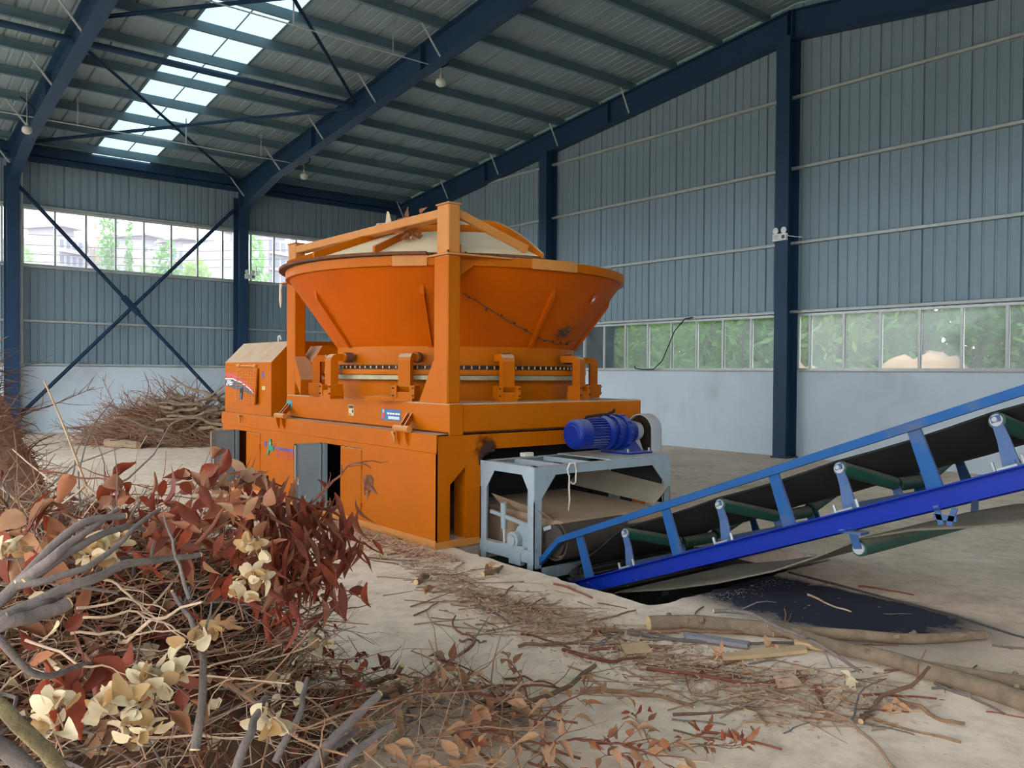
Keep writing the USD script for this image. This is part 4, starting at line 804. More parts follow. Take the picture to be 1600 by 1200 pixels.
# trough belt
sec = [(4.83, .30), (5.0, .255), (5.36, .16), (5.8, .16), (6.16, .255), (6.33, .30)]
bv, n = [], len(sec)
ysb = np.concatenate([np.linspace(4.98, 4.45, 5), np.arange(4.34, -1.7, -.22)])
for y in ysb:
    fl = np.clip((4.98 - y) / .6, 0, 1)
    for off in (0, .012):
        for x, p in sec: bv.append(cp(x, y, (p * fl + .10 * (1 - fl)) + off - .012 * math.sin(math.pi * ((4.34 - y) / .877 % 1)) * fl))
f = []
for i in range(len(ysb) - 1):
    for j in range(n - 1):
        a = i * 2 * n + j; b = a + 2 * n; f += [(a, a + 1, b + 1, b), (a + n, b + n, b + n + 1, a + n + 1)]
    for j in (0, n - 1): a = i * 2 * n + j; b = a + 2 * n; f.append((a, a + n, b + n, b))
part(CV, 'trough_belt', (np.array(bv), tri(f)), 'belt_black', smooth=40)
part(CV, 'tail_pulley', [cyl(cp(4.84, 4.98, -.07), cp(6.32, 4.98, -.07), .12, 20)] + [bar(cp(4.84, 4.98, -.07) + (0, .155 * math.cos(t), .155 * math.sin(t)), cp(6.32, 4.98, -.07) + (0, .155 * math.cos(t), .155 * math.sin(t)), .012, .05, (0, math.cos(t), math.sin(t))) for t in np.arange(0, 6.28, math.pi / 10)], 'belt_black')
ret = [(4.98, -.40), (4.75, -.30), (4.485, -.175), (4.0, -.055), (3.55, .085), (3.11, .25), (2.8, .40), (2.50, .565), (2.2, .66), (1.9, .72), (1.6, .785), (1.2, .95), (.8, 1.14), (.3, 1.36), (-.5, 1.66), (-1.6, 2.05)]
part(CV, 'return_belt', [hull([(x, y + dy, z + dz) for x in (4.80, 6.3) for (y, z) in (p, q) for dy, dz in ((0, 0), (0, .012))]) for p, q in zip(ret[:-1], ret[1:])], 'belt_return')
for y, z in ((2.50, .515), (.72, 1.13), (-1.1, 1.83)):
    rr = part(CV, 'return_roller', cyl((4.76, y, z), (6.38, y, z), .05, 16), 'roller_green', smooth=40)
    part(rr, 'roller_cap', [cyl((4.745, y, z), (4.762, y, z), .036, 14)], 'motor_grey')
    part(rr, 'clamp', box(4.66, 4.76, y - .06, y + .08, cz(y) - .15, cz(y) - .135), 'bracket_blue')
    for xa, xb in ((4.70, 4.74), (6.46, 6.4)): part(rr, 'hanger', bar((xa, y + .02, cz(y + .02) - .11), (xb, y, z), .05, .008, (1, 0, 0)), 'bracket_blue')
part(CV, 'belt_clip', [bar((4.69, 1.98 + s * .05, cz(1.98) - .12), (4.69, 1.98 + s * .02, cz(1.98) - .22), .03, .012, (1, 0, 0)) for s in (-1, 1)] + [bar((4.69, 1.92, cz(1.98) - .18), (4.69, 2.04, cz(1.98) - .18), .03, .012, (1, 0, 0))], 'bracket_blue')
for x in (4.68, 6.48):
    part(CV, 'support_leg', [bar((x, -.9, cz(-.9) - .1), (x, -.5, 0), .08, .08), bar((x, -.95, cz(-.95) - .1), (x, -1.5, 0), .08, .08)], 'conveyor_blue')
for y in (3.6, 1.9, .1, -1.5): part(CV, 'cross_member', [bar(cp(4.7, y, -.06), cp(6.46, y, -.06), .05, .05, NP)], 'conveyor_blue')
# ---------------------------------------------------------------- wood: logs, sticks, brush heaps
R4 = np.random.default_rng(11)
def wob(pts, n=14, amp=.01, g=R4):
    """Smooth polyline through pts with a natural wobble."""
    pts = np.asarray(pts, float); s = np.r_[0, np.cumsum(np.linalg.norm(np.diff(pts, axis=0), axis=1))]; s /= s[-1]
    t = np.linspace(0, 1, n); q = np.stack([np.interp(t, s, pts[:, i]) for i in range(3)], 1)
    k = np.array([.25, .5, .25])
    for _ in range(2):
        r = q.copy(); r[1:-1] = k[0] * q[:-2] + k[1] * q[1:-1] + k[2] * q[2:]; q = r
    e = R4.normal(0, amp * 1.6, q.shape); e[1:-1] = .3 * e[:-2] + .4 * e[1:-1] + .3 * e[2:]
    return q + e * np.sin(np.pi * t)[:, None] ** .5

def leaf(L, W, curl=.25, fold=.2, g=R4, na=6, rnd=False):
    t = np.linspace(0, 1, na); w = W * (np.sin(np.pi * np.clip(t, .04, .97) ** .8) ** (.45 if rnd else 1.1)); v = []; wv = g.uniform(-.12, .12, (na, 3)) * W
    tw = g.uniform(-.5, .5)
    for ti, wi in zip(t, w):
        for s in (-1, 0, 1): v.append((ti * L, s * wi, abs(s) * wi * fold * 2 - curl * L * ti * ti + s * wi * tw * ti + wv[int(round(ti * (na - 1))), s + 1]))
    f = []
    for i in range(na - 1):
        for j in range(2): a = 3 * i + j; f.append((a, a + 3, a + 4, a + 1))
    return np.array(v), tri(f)
def orient(m, o, d, up):
    v, f = m; d = np.asarray(d, float); d = d / np.linalg.norm(d); up = np.asarray(up, float); y = np.cross(up, d)
    if np.linalg.norm(y) < 1e-3: y = np.cross((1, .3, 0), d)
    y /= np.linalg.norm(y); z = np.cross(d, y); return v @ np.array([d, y, z]) + o, f
def leaf_at(o, d, L, W, g=R4, na=6, rnd=False): return orient(leaf(L, W, g.uniform(-.2, .75), g.uniform(.05, .55), g, na, rnd), o, d, g.normal(0, 1, 3) + (0, 0, .6))

def stemtree(pts, r0, r1, nside, slen, k=6, g=R4, up=0.15):
    """Main stem along pts with side twigs; returns meshes and twig tips (point, direction)."""
    q = np.asarray(pts); ms = [tube(q, np.linspace(r0, r1, len(q)), k)]; tips = [(q[-1], q[-1] - q[-2])]
    for i in range(nside):
        j = g.integers(max(1, len(q) // 5), len(q) - 1); d = q[j] - q[j - 1]; d /= np.linalg.norm(d); s = g.normal(0, 1, 3); s -= d * (s @ d); s /= np.linalg.norm(s)
        e = d * g.uniform(.5, 1) + s * g.uniform(.4, .9) + np.array([0, 0, up]); L = slen * g.uniform(.5, 1.2); m = [q[j]]
        for _ in range(4): e = e / np.linalg.norm(e) + g.normal(0, .16, 3); m.append(m[-1] + e / np.linalg.norm(e) * L / 4)
        rr = min(r0 * .45, .006); ms.append(tube(m, np.linspace(rr, rr * .4, 5), 4)); tips.append((m[-1], m[-1] - m[-2])); tips.append((m[2], s))
    return ms, tips

def stick(name, label, cat, pts, r0, r1, m='bark_brown', group=None, n=14, amp=.008, k=8, nside=0, slen=.2, cut=True, nub=0):
    q = wob(pts, n, amp); ms, tips = stemtree(q, r0, r1, nside, slen, k)
    t = thing(name, label, cat, q.mean(0) * (1, 1, 0) + (0, 0, q[:, 2].min() - r0), group)
    for _ in range(nub):
        j = R4.integers(2, len(q) - 2); s = R4.normal(0, 1, 3); s[2] = abs(s[2]); s /= np.linalg.norm(s); ms.append(tube([q[j], q[j] + s * r0 * 1.15, q[j] + s * r0 * 1.8], [r0 * .62, r0 * .42, r0 * .34], 7))
    part(t, 'stem', ms, m, smooth=60 if k > 5 else False)
    if cut and r0 > .012:
        for e, o, rr in ((q[0], q[0] - q[1], r0), (q[-1], q[-1] - q[-2], r1)):
            o = o / np.linalg.norm(o); part(t, 'cut_end', cyl(e, e + o * .004, rr * .94, 12), 'cut_wood')
    return t, tips

F = lambda px, py, z=.01: on_floor(px, py, z)
# --- logs on the floor by the pit
stick('log', 'short pale barked log with sawn end lying beside the pit edge', 'log', [F(1014, 975, .05), F(1100, 972, .05), F(1208, 984, .045)], .048, .044, 'log_grey', amp=.004, k=14, nub=3)
stick('log', 'grey log lying along the dark floor patch, upper of the long logs', 'log', [F(1205, 985, .04), F(1290, 990, .04), F(1400, 998, .04), F(1538, 992, .035)], .036, .026, 'log_grey', amp=.006, k=12, nub=4)
stick('log', 'longest pale log running out of view at the lower right', 'log', [F(1205, 978, .07), F(1300, 1010, .05), F(1400, 1032, .05), F(1500, 1062, .05), F(1700, 1130, .05)], .034, .05, 'log_grey', n=22, amp=.005, k=14, nub=4)
stick('log', 'grey log behind the longest log at the right edge', 'log', [F(1435, 1040, .04), F(1520, 1058, .04), F(1640, 1075, .04), F(1760, 1085, .04)], .034, .04, 'log_grey', amp=.006, k=12, nub=2)
stick('branch', 'thin forked grey branch lying over the logs beside the pit', 'branch', [F(1115, 955, .10), F(1150, 953, .10), F(1220, 985, .12), F(1290, 1012, .08), F(1345, 1050, .02)], .014, .008, 'bark_grey', nside=3, slen=.3)
stick('branch', 'crooked dark stick leaning on the longest log', 'branch', [F(1345, 1127, .015), F(1368, 1098, .02), F(1385, 1088, .03), F(1430, 1070, .09), F(1452, 1042, .13)], .013, .008, 'bark_brown', nside=1, slen=.2)
stick('branch', 'straight dark stick with hooked end at the lower right', 'branch', [F(1400, 1092, .02), F(1440, 1108, .012), F(1485, 1132, .012), F(1506, 1130, .012)], .011, .007)
stick('branch', 'long thin olive branch sweeping to the bottom right corner', 'branch', [F(1195, 1075, .02), F(1250, 1095, .015), F(1320, 1122, .015), F(1350, 1145, .015), F(1385, 1180, .015), F(1420, 1225, .015)], .008, .006, 'twig', n=18)
stick('branch', 'thin forked twig right of the olive branch', 'branch', [F(1330, 1130, .02), F(1340, 1090, .03), F(1350, 1075, .05), F(1385, 1060, .06)], .006, .003, 'bark_grey', nside=2)
stick('branch', 'pair of long dark branches along the debris, upper', 'branch', [F(925, 985, .02), F(965, 983, .02), F(1020, 985, .025), F(1130, 992, .02), F(1235, 985, .02)], .013, .008, 'bark_brown', n=18, nside=2)
stick('branch', 'long purple-grey branch under the sawn log', 'branch', [F(980, 988, .02), F(1080, 1000, .02), F(1180, 1008, .02), F(1290, 1000, .02)], .013, .007, 'bark_grey', n=18)
stick('branch', 'reddish stick crossing the middle of the debris', 'branch', [F(1010, 1045, .02), F(1070, 1055, .02), F(1170, 1068, .02), F(1230, 1060, .02), F(1262, 1056, .02)], .011, .007, 'bark_red', nside=2)
stick('branch', 'long brown stick below the chip debris', 'branch', [F(905, 1078, .02), F(960, 1078, .02), F(1000, 1085, .02), F(1060, 1095, .015), F(1085, 1105, .015)], .013, .008, 'bark_brown', nside=1)
stick('branch', 'bent stick in the chip debris, dark bark', 'branch', [F(880, 1015, .015), F(905, 1025, .015), F(932, 1035, .015), F(1010, 1028, .015)], .012, .007, 'bark_red')
stick('branch', 'straight brown stick pointing at the pit', 'branch', [F(810, 1010, .015), F(870, 1005, .015), F(905, 1000, .015), F(945, 985, .015)], .011, .008)
stick('branch', 'crooked stick with a fork on the bare floor', 'branch', [F(698, 1036, .012), F(735, 1017, .012), F(752, 998, .02), F(700, 980, .02), F(712, 962, .02)], .009, .005, 'bark_red')
stick('branch', 'small straight stick left of the crooked stick', 'branch', [F(718, 1000, .01), F(760, 1002, .01)], .007, .006)
stick('branch', 'split stick with pale bark in the chips', 'branch', [F(745, 932, .015), F(790, 940, .015), F(828, 944, .015)], .012, .008, 'bark_brown')
stick('branch', 'thin arc shaped stick near the grinder corner', 'branch', [F(755, 897, .02), F(775, 893, .02), F(785, 885, .02)], .02, .012, 'bark_brown')
stick('branch', 'short thick stick lying alone left of the chips', 'branch', [F(650, 910, .02), F(668, 900, .02)], .022, .02, 'bark_brown')
stick('branch', 'long grey branch lying low at the front of the heap', 'branch', [F(560, 1092, .05), F(630, 1083, .09), F(700, 1097, .06), F(760, 1112, .05), F(870, 1132, .02)], .017, .011, 'bark_grey', n=18, nside=2)
stick('branch', 'brown branch rising to a cut tip on the bare floor', 'branch', [F(742, 1098, .03), F(800, 1105, .03), F(850, 1095, .03), F(930, 1040, .04)], .014, .011, 'bark_brown')
stick('branch', 'thin arching red twig springing out of the heap', 'twig', [F(525, 1135, .1), F(610, 1095, .16), F(660, 1080, .2), F(720, 1075, .22), F(775, 1090, .15), F(795, 1085, .03)], .009, .004, 'bark_red', nside=3, slen=.15)
stick('branch', 'long twig with side shoots across the pale floor', 'twig', [F(712, 1075, .01), F(780, 1072, .01), F(860, 1070, .01), F(1000, 1088, .01)], .007, .004, 'bark_red', n=18, nside=3, slen=.18)
stick('branch', 'twig parallel to the long twig on the floor', 'twig', [F(785, 1060, .01), F(830, 1061, .01), F(868, 1072, .01)], .006, .004, 'bark_red')
stick('branch', 'dark forked branch standing up beyond the heap', 'branch', [F(540, 1068, .05), F(600, 1064, .06), F(620, 1056, .14), F(628, 1040, .2)], .015, .013, 'bark_brown', nside=1)
stick('branch', 'short upright branch stub beside the dark fork', 'branch', [F(630, 1085, .06), F(622, 1078, .16), F(612, 1070, .26)], .012, .01, 'bark_brown')
stick('log', 'thick brown log at the foot of the leaf heap', 'log', [F(468, 1090, .06), F(520, 1092, .06), F(574, 1108, .05)], .045, .04, 'bark_brown', k=14, nub=1)
# boards
def board(name, label, px, th, m):
    b = np.array([F(a, c, 0) for a, c in px]); n = len(b); v = np.vstack([b + (0, 0, .012), b + (0, 0, .012 + th)]); single(name, label, 'board', hull(v), m)
board('board', 'grey weathered board lying in the debris below the sawn log', [(1068, 996), (1072, 1002), (1168, 1017), (1172, 1011)], .022, 'board_grey')
board('board', 'tan broken board in the debris right of the grey board', [(1128, 1030), (1130, 1036), (1190, 1032), (1262, 1024), (1258, 1016), (1180, 1022)], .02, 'board_tan')
board('board', 'square tan plywood scrap left of the boards', [(970, 1013), (978, 1026), (1020, 1023), (1008, 1009)], .012, 'board_tan')
board('board', 'small reddish plywood scrap under crossed twigs', [(1208, 1064), (1216, 1080), (1252, 1074), (1240, 1060)], .014, 'chip')
board('board', 'narrow batten behind the longest log', [(1240, 1008), (1242, 1014), (1335, 1028), (1332, 1020)], .03, 'board_tan')

# --- small sticks scattered on the floor, each its own thing (copies of four)
def Mx(o, d, roll, s):
    d = np.asarray(d, float) / np.linalg.norm(d); y = np.cross((0, 0, 1.0), d)
    y = y / np.linalg.norm(y) if np.linalg.norm(y) > 1e-3 else np.array([0, 1.0, 0]); z = np.cross(d, y); c, w = math.cos(roll), math.sin(roll)
    m = np.eye(4); m[0, :3] = d * s; m[1, :3] = (y * c + z * w) * s; m[2, :3] = (z * c - y * w) * s; m[3, :3] = o; return m
PEND = []
class Kind:
    """A first thing and the copies made of it."""
    def __init__(s, t): s.t, s.n, s.lab = t, 0, t.prim.GetCustomDataByKey('label')
    def put(s, M, label=None, group=None):
        s.n += 1
        if s.n == 1:
            move(s.t, M); q = s.t.prim
            if label: tag(q, label, None, group)
        else: q = place(s.t, M, label, group)
        o = M[3, :3] + M[0, :3] * .25; PEND.append((q, label or s.lab, o @ RGT0 / max(.1, o @ FWD0), o @ FWD0))
sk = []
for i, m in enumerate(('bark_brown', 'bark_red', 'twig_pale', 'bark_grey')):
    q = wob([(0, 0, 0), (.15, .01, 0), (.3, .03 * (-1) ** i, .0)], 8, .008); q[:, 2] *= .2
    t = thing('stick', 'small loose stick on the floor', 'stick', (0, 0, 0), 'small sticks strewn on the floor'); ms, _ = stemtree(q, .006, .004, i % 2, .08, 5, up=0); part(t, 'stem', ms, m); sk.append(Kind(t))
band = [(560, 835), (610, 855), (680, 890), (740, 930), (800, 950), (860, 975), (930, 1000), (1020, 1030), (1120, 1060), (1230, 1080), (1330, 1100)]
def band_point(spread=1.0, lo=0, hi=1):
    t = R4.uniform(lo, hi) * (len(band) - 1); i = int(t); a, b = np.array(band[i]), np.array(band[min(i + 1, len(band) - 1)]); c = a + (b - a) * (t - i)
    w = (14 + 34 * t / len(band)) * spread; return c[0] + R4.normal(0, w * 1.4), c[1] + R4.normal(0, w * .45)
def open_floor(p): return not (PX0 - .05 < p[0] < PX1 + .05 and p[1] > PY0 - .06) and not (p[0] > 4.0 and p[1] > 5.9)
for i in range(130):
    px, py = band_point(1.1) if i < 95 else (R4.uniform(560, 1560), R4.uniform(900, 1190)); p = F(px, py, .008)
    if not open_floor(p): continue
    a = R4.normal(-.75, .8); sk[i % 4].put(Mx(p, (math.cos(a), math.sin(a), 0), 0, R4.uniform(.45, 1.5)))
# --- chips, bark and straw of the debris band: uncountable
def chips(n, gen, lo, hi, name, label, m, thin=.25):
    vs, fs = [], []; k = 0
    base = np.array([(-1, -1, 0), (1, -1, 0), (1, 1, 0), (-1, 1, 0), (-.7, -.8, 1), (.9, -.6, 1), (.7, .9, 1), (-.8, .6, 1)], float); bf = tri([(0, 3, 2, 1), (4, 5, 6, 7), (0, 1, 5, 4), (1, 2, 6, 5), (2, 3, 7, 6), (3, 0, 4, 7)])
    for _ in range(n):
        p = gen()
        if p is None: continue
        L = R4.uniform(lo, hi); a = R4.uniform(0, 6.28); c, s = math.cos(a), math.sin(a); tl = R4.normal(0, .25)
        v = base * (L, L * R4.uniform(.05, .35), L * thin * R4.uniform(.3, 1)); v = v @ np.array([[c, s, tl], [-s, c, 0], [0, 0, 1]]); v[:, 2] -= v[:, 2].min(); vs.append(v + p); fs.append(bf + 8 * k); k += 1
    single(name, label, 'wood debris', (np.vstack(vs), np.vstack(fs)), m, kind='stuff')
def gb_(sp, lo=0, hi=1):
    def g():
        p = F(*band_point(sp, lo, hi), .001); return p + (0, 0, max(0, R4.normal(0, .012))) if open_floor(p) else None
    return g
chips(3000, gb_(.75, 0, .55), .004, .019, 'wood_chips', 'pale brown shredded bark and chips along the grinder base', 'chip')
chips(2800, gb_(1.1, .4, 1), .004, .02, 'wood_chips', 'shredded wood and straw spread below the conveyor pit', 'chip')
chips(700, gb_(1.2), .004, .018, 'bark_flakes', 'brown bark flakes mixed in the debris on the floor', 'twig_red')
def heap_strip():
    t = R4.uniform(0, 1); p = np.array([4.02 - abs(R4.normal(0, .12)), 7.9 - t * 2.4, 0]); return p + (0, 0, abs(R4.normal(0, .02)))
chips(1400, heap_strip, .006, .026, 'wood_chips', 'ridge of shredded bark against the orange side of the grinder', 'chip')
chips(900, lambda: F(R4.uniform(-50, 1650), R4.uniform(700, 1230), .001) if R4.uniform() < .9 else None, .003, .010, 'floor_grit', 'scattered pale grit and specks over the whole concrete floor', 'board_tan')
pl = lambda: (lambda p: p if p[0] < 5.6 else p)(np.array([R4.uniform(4.3, 5.6), R4.normal(3.62, .04), .002]))
chips(220, lambda: np.array([R4.uniform(4.7, 5.75), 3.58 - abs(R4.normal(0, .09)), .001]), .003, .012, 'rubble', 'grey crumbs of rubble at the pit lip under the conveyor', 'board_grey')
for px, py in ((762, 885), (590, 868), (668, 920), (1330, 1062), (1395, 1105), (1205, 1010), (1120, 1020), (930, 985)):
    p = F(px, py, .03); ms = [leaf_at(p + R4.normal(0, .015, 3) * (1, 1, .5), R4.normal(0, 1, 3) * (1, 1, .3), .065, .022) for _ in range(5)]
    single('crumpled_leaf', {762: 'crumpled pale leaf bundle near the grinder corner', 590: 'pale crumpled leaf alone on the floor left of the grinder corner', 668: 'curled tan leaf beside the short thick stick', 1330: 'crumpled white leaf beside the longest log', 1395: 'crumpled leaf with dark core at the lower right', 1205: 'torn pale leaf by the tan board', 1120: 'small torn leaf by the grey board', 930: 'torn pale leaf in the chip band'}[px], 'leaf', ms, 'leaf_cream' if px in (590, 1330) else 'leaf_tan')
single('brick_piece', 'dark red broken brick on the floor near the white wall', 'brick', [cbox(12.92, 13.14, 11.4, 11.52, 0, .09, .02)], 'rust')

# --- heaps
def heap_z(lat, d, h):
    r2 = ((lat - h[0]) / h[2]) ** 2 + ((d - h[1]) / h[3]) ** 2; p = np.array([lat * 2.2, d * 2.2, h[4]])
    return h[4] * max(0, 1 - r2 ** h[5]) * (.72 + .5 * float(meshkit.fbm(p[None] * 1.3, 3, 5)[0]))
MAIN = (-2.05, 3.1, 1.34, 1.3, .84, 2.2); FARL = (-5.25, 6.3, 1.75, 1.3, 1.75, 2.2); BACK = (-7.05, 17.5, 1.75, .9, .85, .9); LOW = (-.35, 3.5, .55, .5, .16, 1.2)
def heap_core(h, k, name, label, m='litter'):
    v, f = [], []; n, mm = 30, 48
    for i in range(n + 1):
        r = i / n
        for j in range(mm):
            a = 2 * math.pi * j / mm; lat, d = h[0] + h[2] * r * math.cos(a) * .97, h[1] + h[3] * r * math.sin(a) * .97; z = heap_z(lat, d, h) * k
            v.append(ld(lat, d, z + (.05 * k * float(meshkit.noise(np.array([[lat * 9, d * 9, 1.0]]))[0]) if i < n else -.01)))
    for i in range(n):
        for j in range(mm): a, b = i * mm + j, i * mm + (j + 1) % mm; f.append((a, a + mm, b + mm, b))
    single(name, label, 'litter', (np.array(v), tri(f)), m, kind='stuff')
heap_core(MAIN, .86, 'brush_litter', 'dark core of leaf litter inside the foreground brush heap')
heap_core(FARL, .98, 'brush_litter', 'matted brown core of the tall brush heap at the left edge', 'twig')
heap_core(BACK, .85, 'brush_litter', 'dark core of the brush pile against the far wall')
def heap_pt(h, rmax=1.0, front=None):
    while True:
        r, a = math.sqrt(R4.uniform(0, rmax ** 2)), R4.uniform(0, 2 * math.pi); lat, d = h[0] + h[2] * r * math.cos(a), h[1] + h[3] * r * math.sin(a)
        if front is None or front(lat, d): return lat, d, heap_z(lat, d, h)
def tangle(h, n, L, r, name, label, m, rise=.1, seg=4, lift=.06, k=4, front=None, rmax=1.02, dirn=None):
    ms = []
    for _ in range(n):
        lat, d, z = heap_pt(h, rmax, front); p = ld(lat, d, z + R4.uniform(-.08, lift)); e = R4.normal(0, 1, 3) * (1, 1, .35) + (0, 0, rise) if dirn is None else np.asarray(dirn) + R4.normal(0, .45, 3)
        l = L * R4.uniform(.4, 1.3); q = [p]
        for _ in range(seg): e = e / np.linalg.norm(e) + R4.normal(0, .22, 3); q.append(q[-1] + e / np.linalg.norm(e) * l / seg)
        q = np.array(q); q[:, 2] = np.maximum(q[:, 2], .004); rr = r * R4.uniform(.5, 1.4); ms.append(tube(q, np.linspace(rr, rr * .4, seg + 1), k, caps=False))
    single(name, label, 'twigs', ms, m, kind='stuff')
vis = lambda lat, d: lat > -.66 * d - .25
tangle(MAIN, 2600, .36, .0028, 'twig_tangle', 'tangle of fine tan twigs filling the foreground brush heap', 'twig', front=vis)
tangle(MAIN, 1500, .34, .0026, 'twig_tangle', 'tangle of fine pale twigs in the foreground brush heap', 'twig_pale', front=vis)
tangle(MAIN, 1300, .36, .0026, 'twig_tangle', 'tangle of fine reddish twigs in the foreground brush heap', 'twig_red', front=vis, lift=.1)
tangle(LOW, 260, .35, .0035, 'twig_tangle', 'thin twigs sprawling over the floor at the heap foot', 'twig', rise=.02, lift=.05)
tangle(FARL, 4200, .26, .004, 'twig_tangle', 'dense fine brown twigs of the tall heap at the left edge', 'twig_red', rise=.15, lift=.07)
tangle(FARL, 2600, .28, .0035, 'twig_tangle', 'pale dry twigs of the tall heap at the left edge', 'twig', rise=.15, lift=.1)
tangle(BACK, 2200, .6, .008, 'twig_tangle', 'brown brushwood of the pile against the far wall', 'twig', lift=.03, dirn=-RGT0 * .9 + UP0 * .05, rmax=.98)
tangle(BACK, 900, .7, .010, 'twig_tangle', 'reddish brushwood of the pile against the far wall', 'twig_red', lift=.06, rise=0, rmax=1.0)
tangle(MAIN, 170, .7, .0055, 'twig_tangle', 'longer pale sticks criss-crossing the foreground brush heap', 'twig_pale', front=vis, rise=0, seg=6, lift=.1, k=5)
tangle(MAIN, 130, .7, .006, 'twig_tangle', 'longer grey sticks criss-crossing the foreground brush heap', 'bark_grey', front=vis, rise=0, seg=6, lift=.09, k=5)
ms = []
for _ in range(210):
    p = F(*band_point(1.35, .2, 1), .006)
    if not open_floor(p): continue
    a = R4.normal(-.85, .6); l = R4.uniform(.12, .55); e = np.array([math.cos(a), math.sin(a), 0]); q = [p - e * l / 2]
    for _ in range(4): e = e + R4.normal(0, .12, 3) * (1, 1, .25); e /= np.linalg.norm(e); q.append(q[-1] + e * l / 4)
    q = np.array(q); q[:, 2] = np.maximum(q[:, 2], .004)
    if open_floor(q[0]) and open_floor(q[-1]): ms.append(tube(q, np.linspace(.0045, .002, 5) * R4.uniform(.5, 1.3), 4))
single('twig_scatter', 'thin brown twigs strewn through the debris below the pit', 'twigs', ms, 'twig', kind='stuff')
def litter_leaves(h, n, name, label, m, size=.09, front=None, lift=.05):
    ms = []
    for _ in range(n):
        lat, d, z = heap_pt(h, 1.0, front); L = size * R4.uniform(.5, 1.25); ms.append(leaf_at(ld(lat, d, max(.01, z + R4.uniform(-.05, lift))), R4.normal(0, 1, 3) * (1, 1, .6), L, L * R4.uniform(.22, .36), na=4))
    single(name, label, 'leaves', ms, m, kind='stuff', smooth=True)
topred = lambda lat, d: vis(lat, d) and (d > 2.6 or lat > -1.0)
low = lambda lat, d: vis(lat, d) and d < 2.7
litter_leaves(MAIN, 1300, 'dry_leaves', 'small rust-red dry leaves massed on top of the foreground heap', 'leaf_red', .065, topred, .1)
litter_leaves(MAIN, 380, 'dry_leaves', 'small brown dry leaves caught through the foreground heap', 'leaf_brown', .08, vis)
litter_leaves(MAIN, 260, 'dry_leaves', 'small tan dry leaves caught in the front of the foreground heap', 'leaf_tan', .075, low)
litter_leaves(MAIN, 200, 'dry_leaves', 'cream papery leaves caught in the front of the foreground heap', 'leaf_cream', .06, low)
litter_leaves(LOW, 120, 'dry_leaves', 'tan dry leaves on the floor at the foot of the heap', 'leaf_tan', .09)

# leafy branches: eight kinds, copied; every large leaf a part
LK = [('rust', ('leaf_red', 'leaf_red', 'leaf_brown'), .10, .02), ('rust', ('leaf_red', 'leaf_brown', 'leaf_red'), .105, .024), ('brown', ('leaf_brown', 'leaf_red', 'leaf_brown'), .095, .024), ('tan', ('leaf_tan', 'leaf_brown', 'leaf_tan'), .09, .024),
      ('cream', ('leaf_cream', 'leaf_cream', 'leaf_tan'), .055, .026), ('cream', ('leaf_cream', 'leaf_ochre', 'leaf_cream'), .06, .03)]
kinds = []
for i, (nm, lm, L, W) in enumerate(LK):
    q = wob([(0, 0, 0), (.22, .02, .02), (.45, -.03, .05), (.6, .02, .03)], 9, .012)
    t = thing('leafy_branch', f'{nm} leaved dry branch in the foreground heap', 'branch', (0, 0, 0), f'{nm} leaved branches of the foreground heap'); ms, tips = stemtree(q, .007, .003, 6, .16, 5)
    part(t, 'stem', ms, ('bark_red', 'bark_grey', 'bark_brown')[i % 3])
    for j in range(11):
        o, d = tips[j % len(tips)]; d = d / np.linalg.norm(d) + R4.normal(0, .5, 3) - (0, 0, .25 if i < 3 else 0); ll = L * R4.uniform(.7, 1.25); part(t, 'leaf', leaf_at(o, d, ll, W * R4.uniform(.8, 1.2)), lm[j % 3], smooth=True)
    kinds.append(Kind(t))
def put_on(h, kk, front=None, lift=.03, s=(.6, 1.0), out=.5, rmax=.98):
    lat, d, z = heap_pt(h, rmax, front); a = R4.uniform(0, 6.28); c = ld(h[0], h[1]); p = ld(lat, d, z + lift); o = (p - c) * (1, 1, 0); o /= np.linalg.norm(o) + 1e-6
    e = o * out + np.array([math.cos(a), math.sin(a), 0]) * .7 + (0, 0, R4.uniform(-.35, .15)); kk.put(Mx(p, e, R4.uniform(-.6, .6), R4.uniform(*s)))
for i in range(40): put_on(MAIN, kinds[(0, 1, 0, 2)[i % 4]], topred, lift=0)
for i in range(18): put_on(MAIN, kinds[(2, 3)[i % 2]], vis)
for i in range(16): put_on(MAIN, kinds[(4, 5)[i % 2]], low, s=(.7, 1.1))
for i in range(9):
    p = F(R4.uniform(800, 925), R4.uniform(1100, 1195), .05); a = R4.uniform(0, 6.28); kinds[3].put(Mx(p, (math.cos(a), math.sin(a), .15), R4.uniform(-.5, .5), R4.uniform(.6, .9)), 'tan leaved branch on the floor by the heap', 'tan leaved branches on the floor')
for i in range(5):
    p = F(R4.uniform(1000, 1070), R4.uniform(1150, 1195), .03); a = R4.uniform(0, 6.28); kinds[2].put(Mx(p, (math.cos(a), math.sin(a), .1), 0, .45), 'brown leaved twig on the floor near the bottom edge', 'brown leaved twigs on the floor')
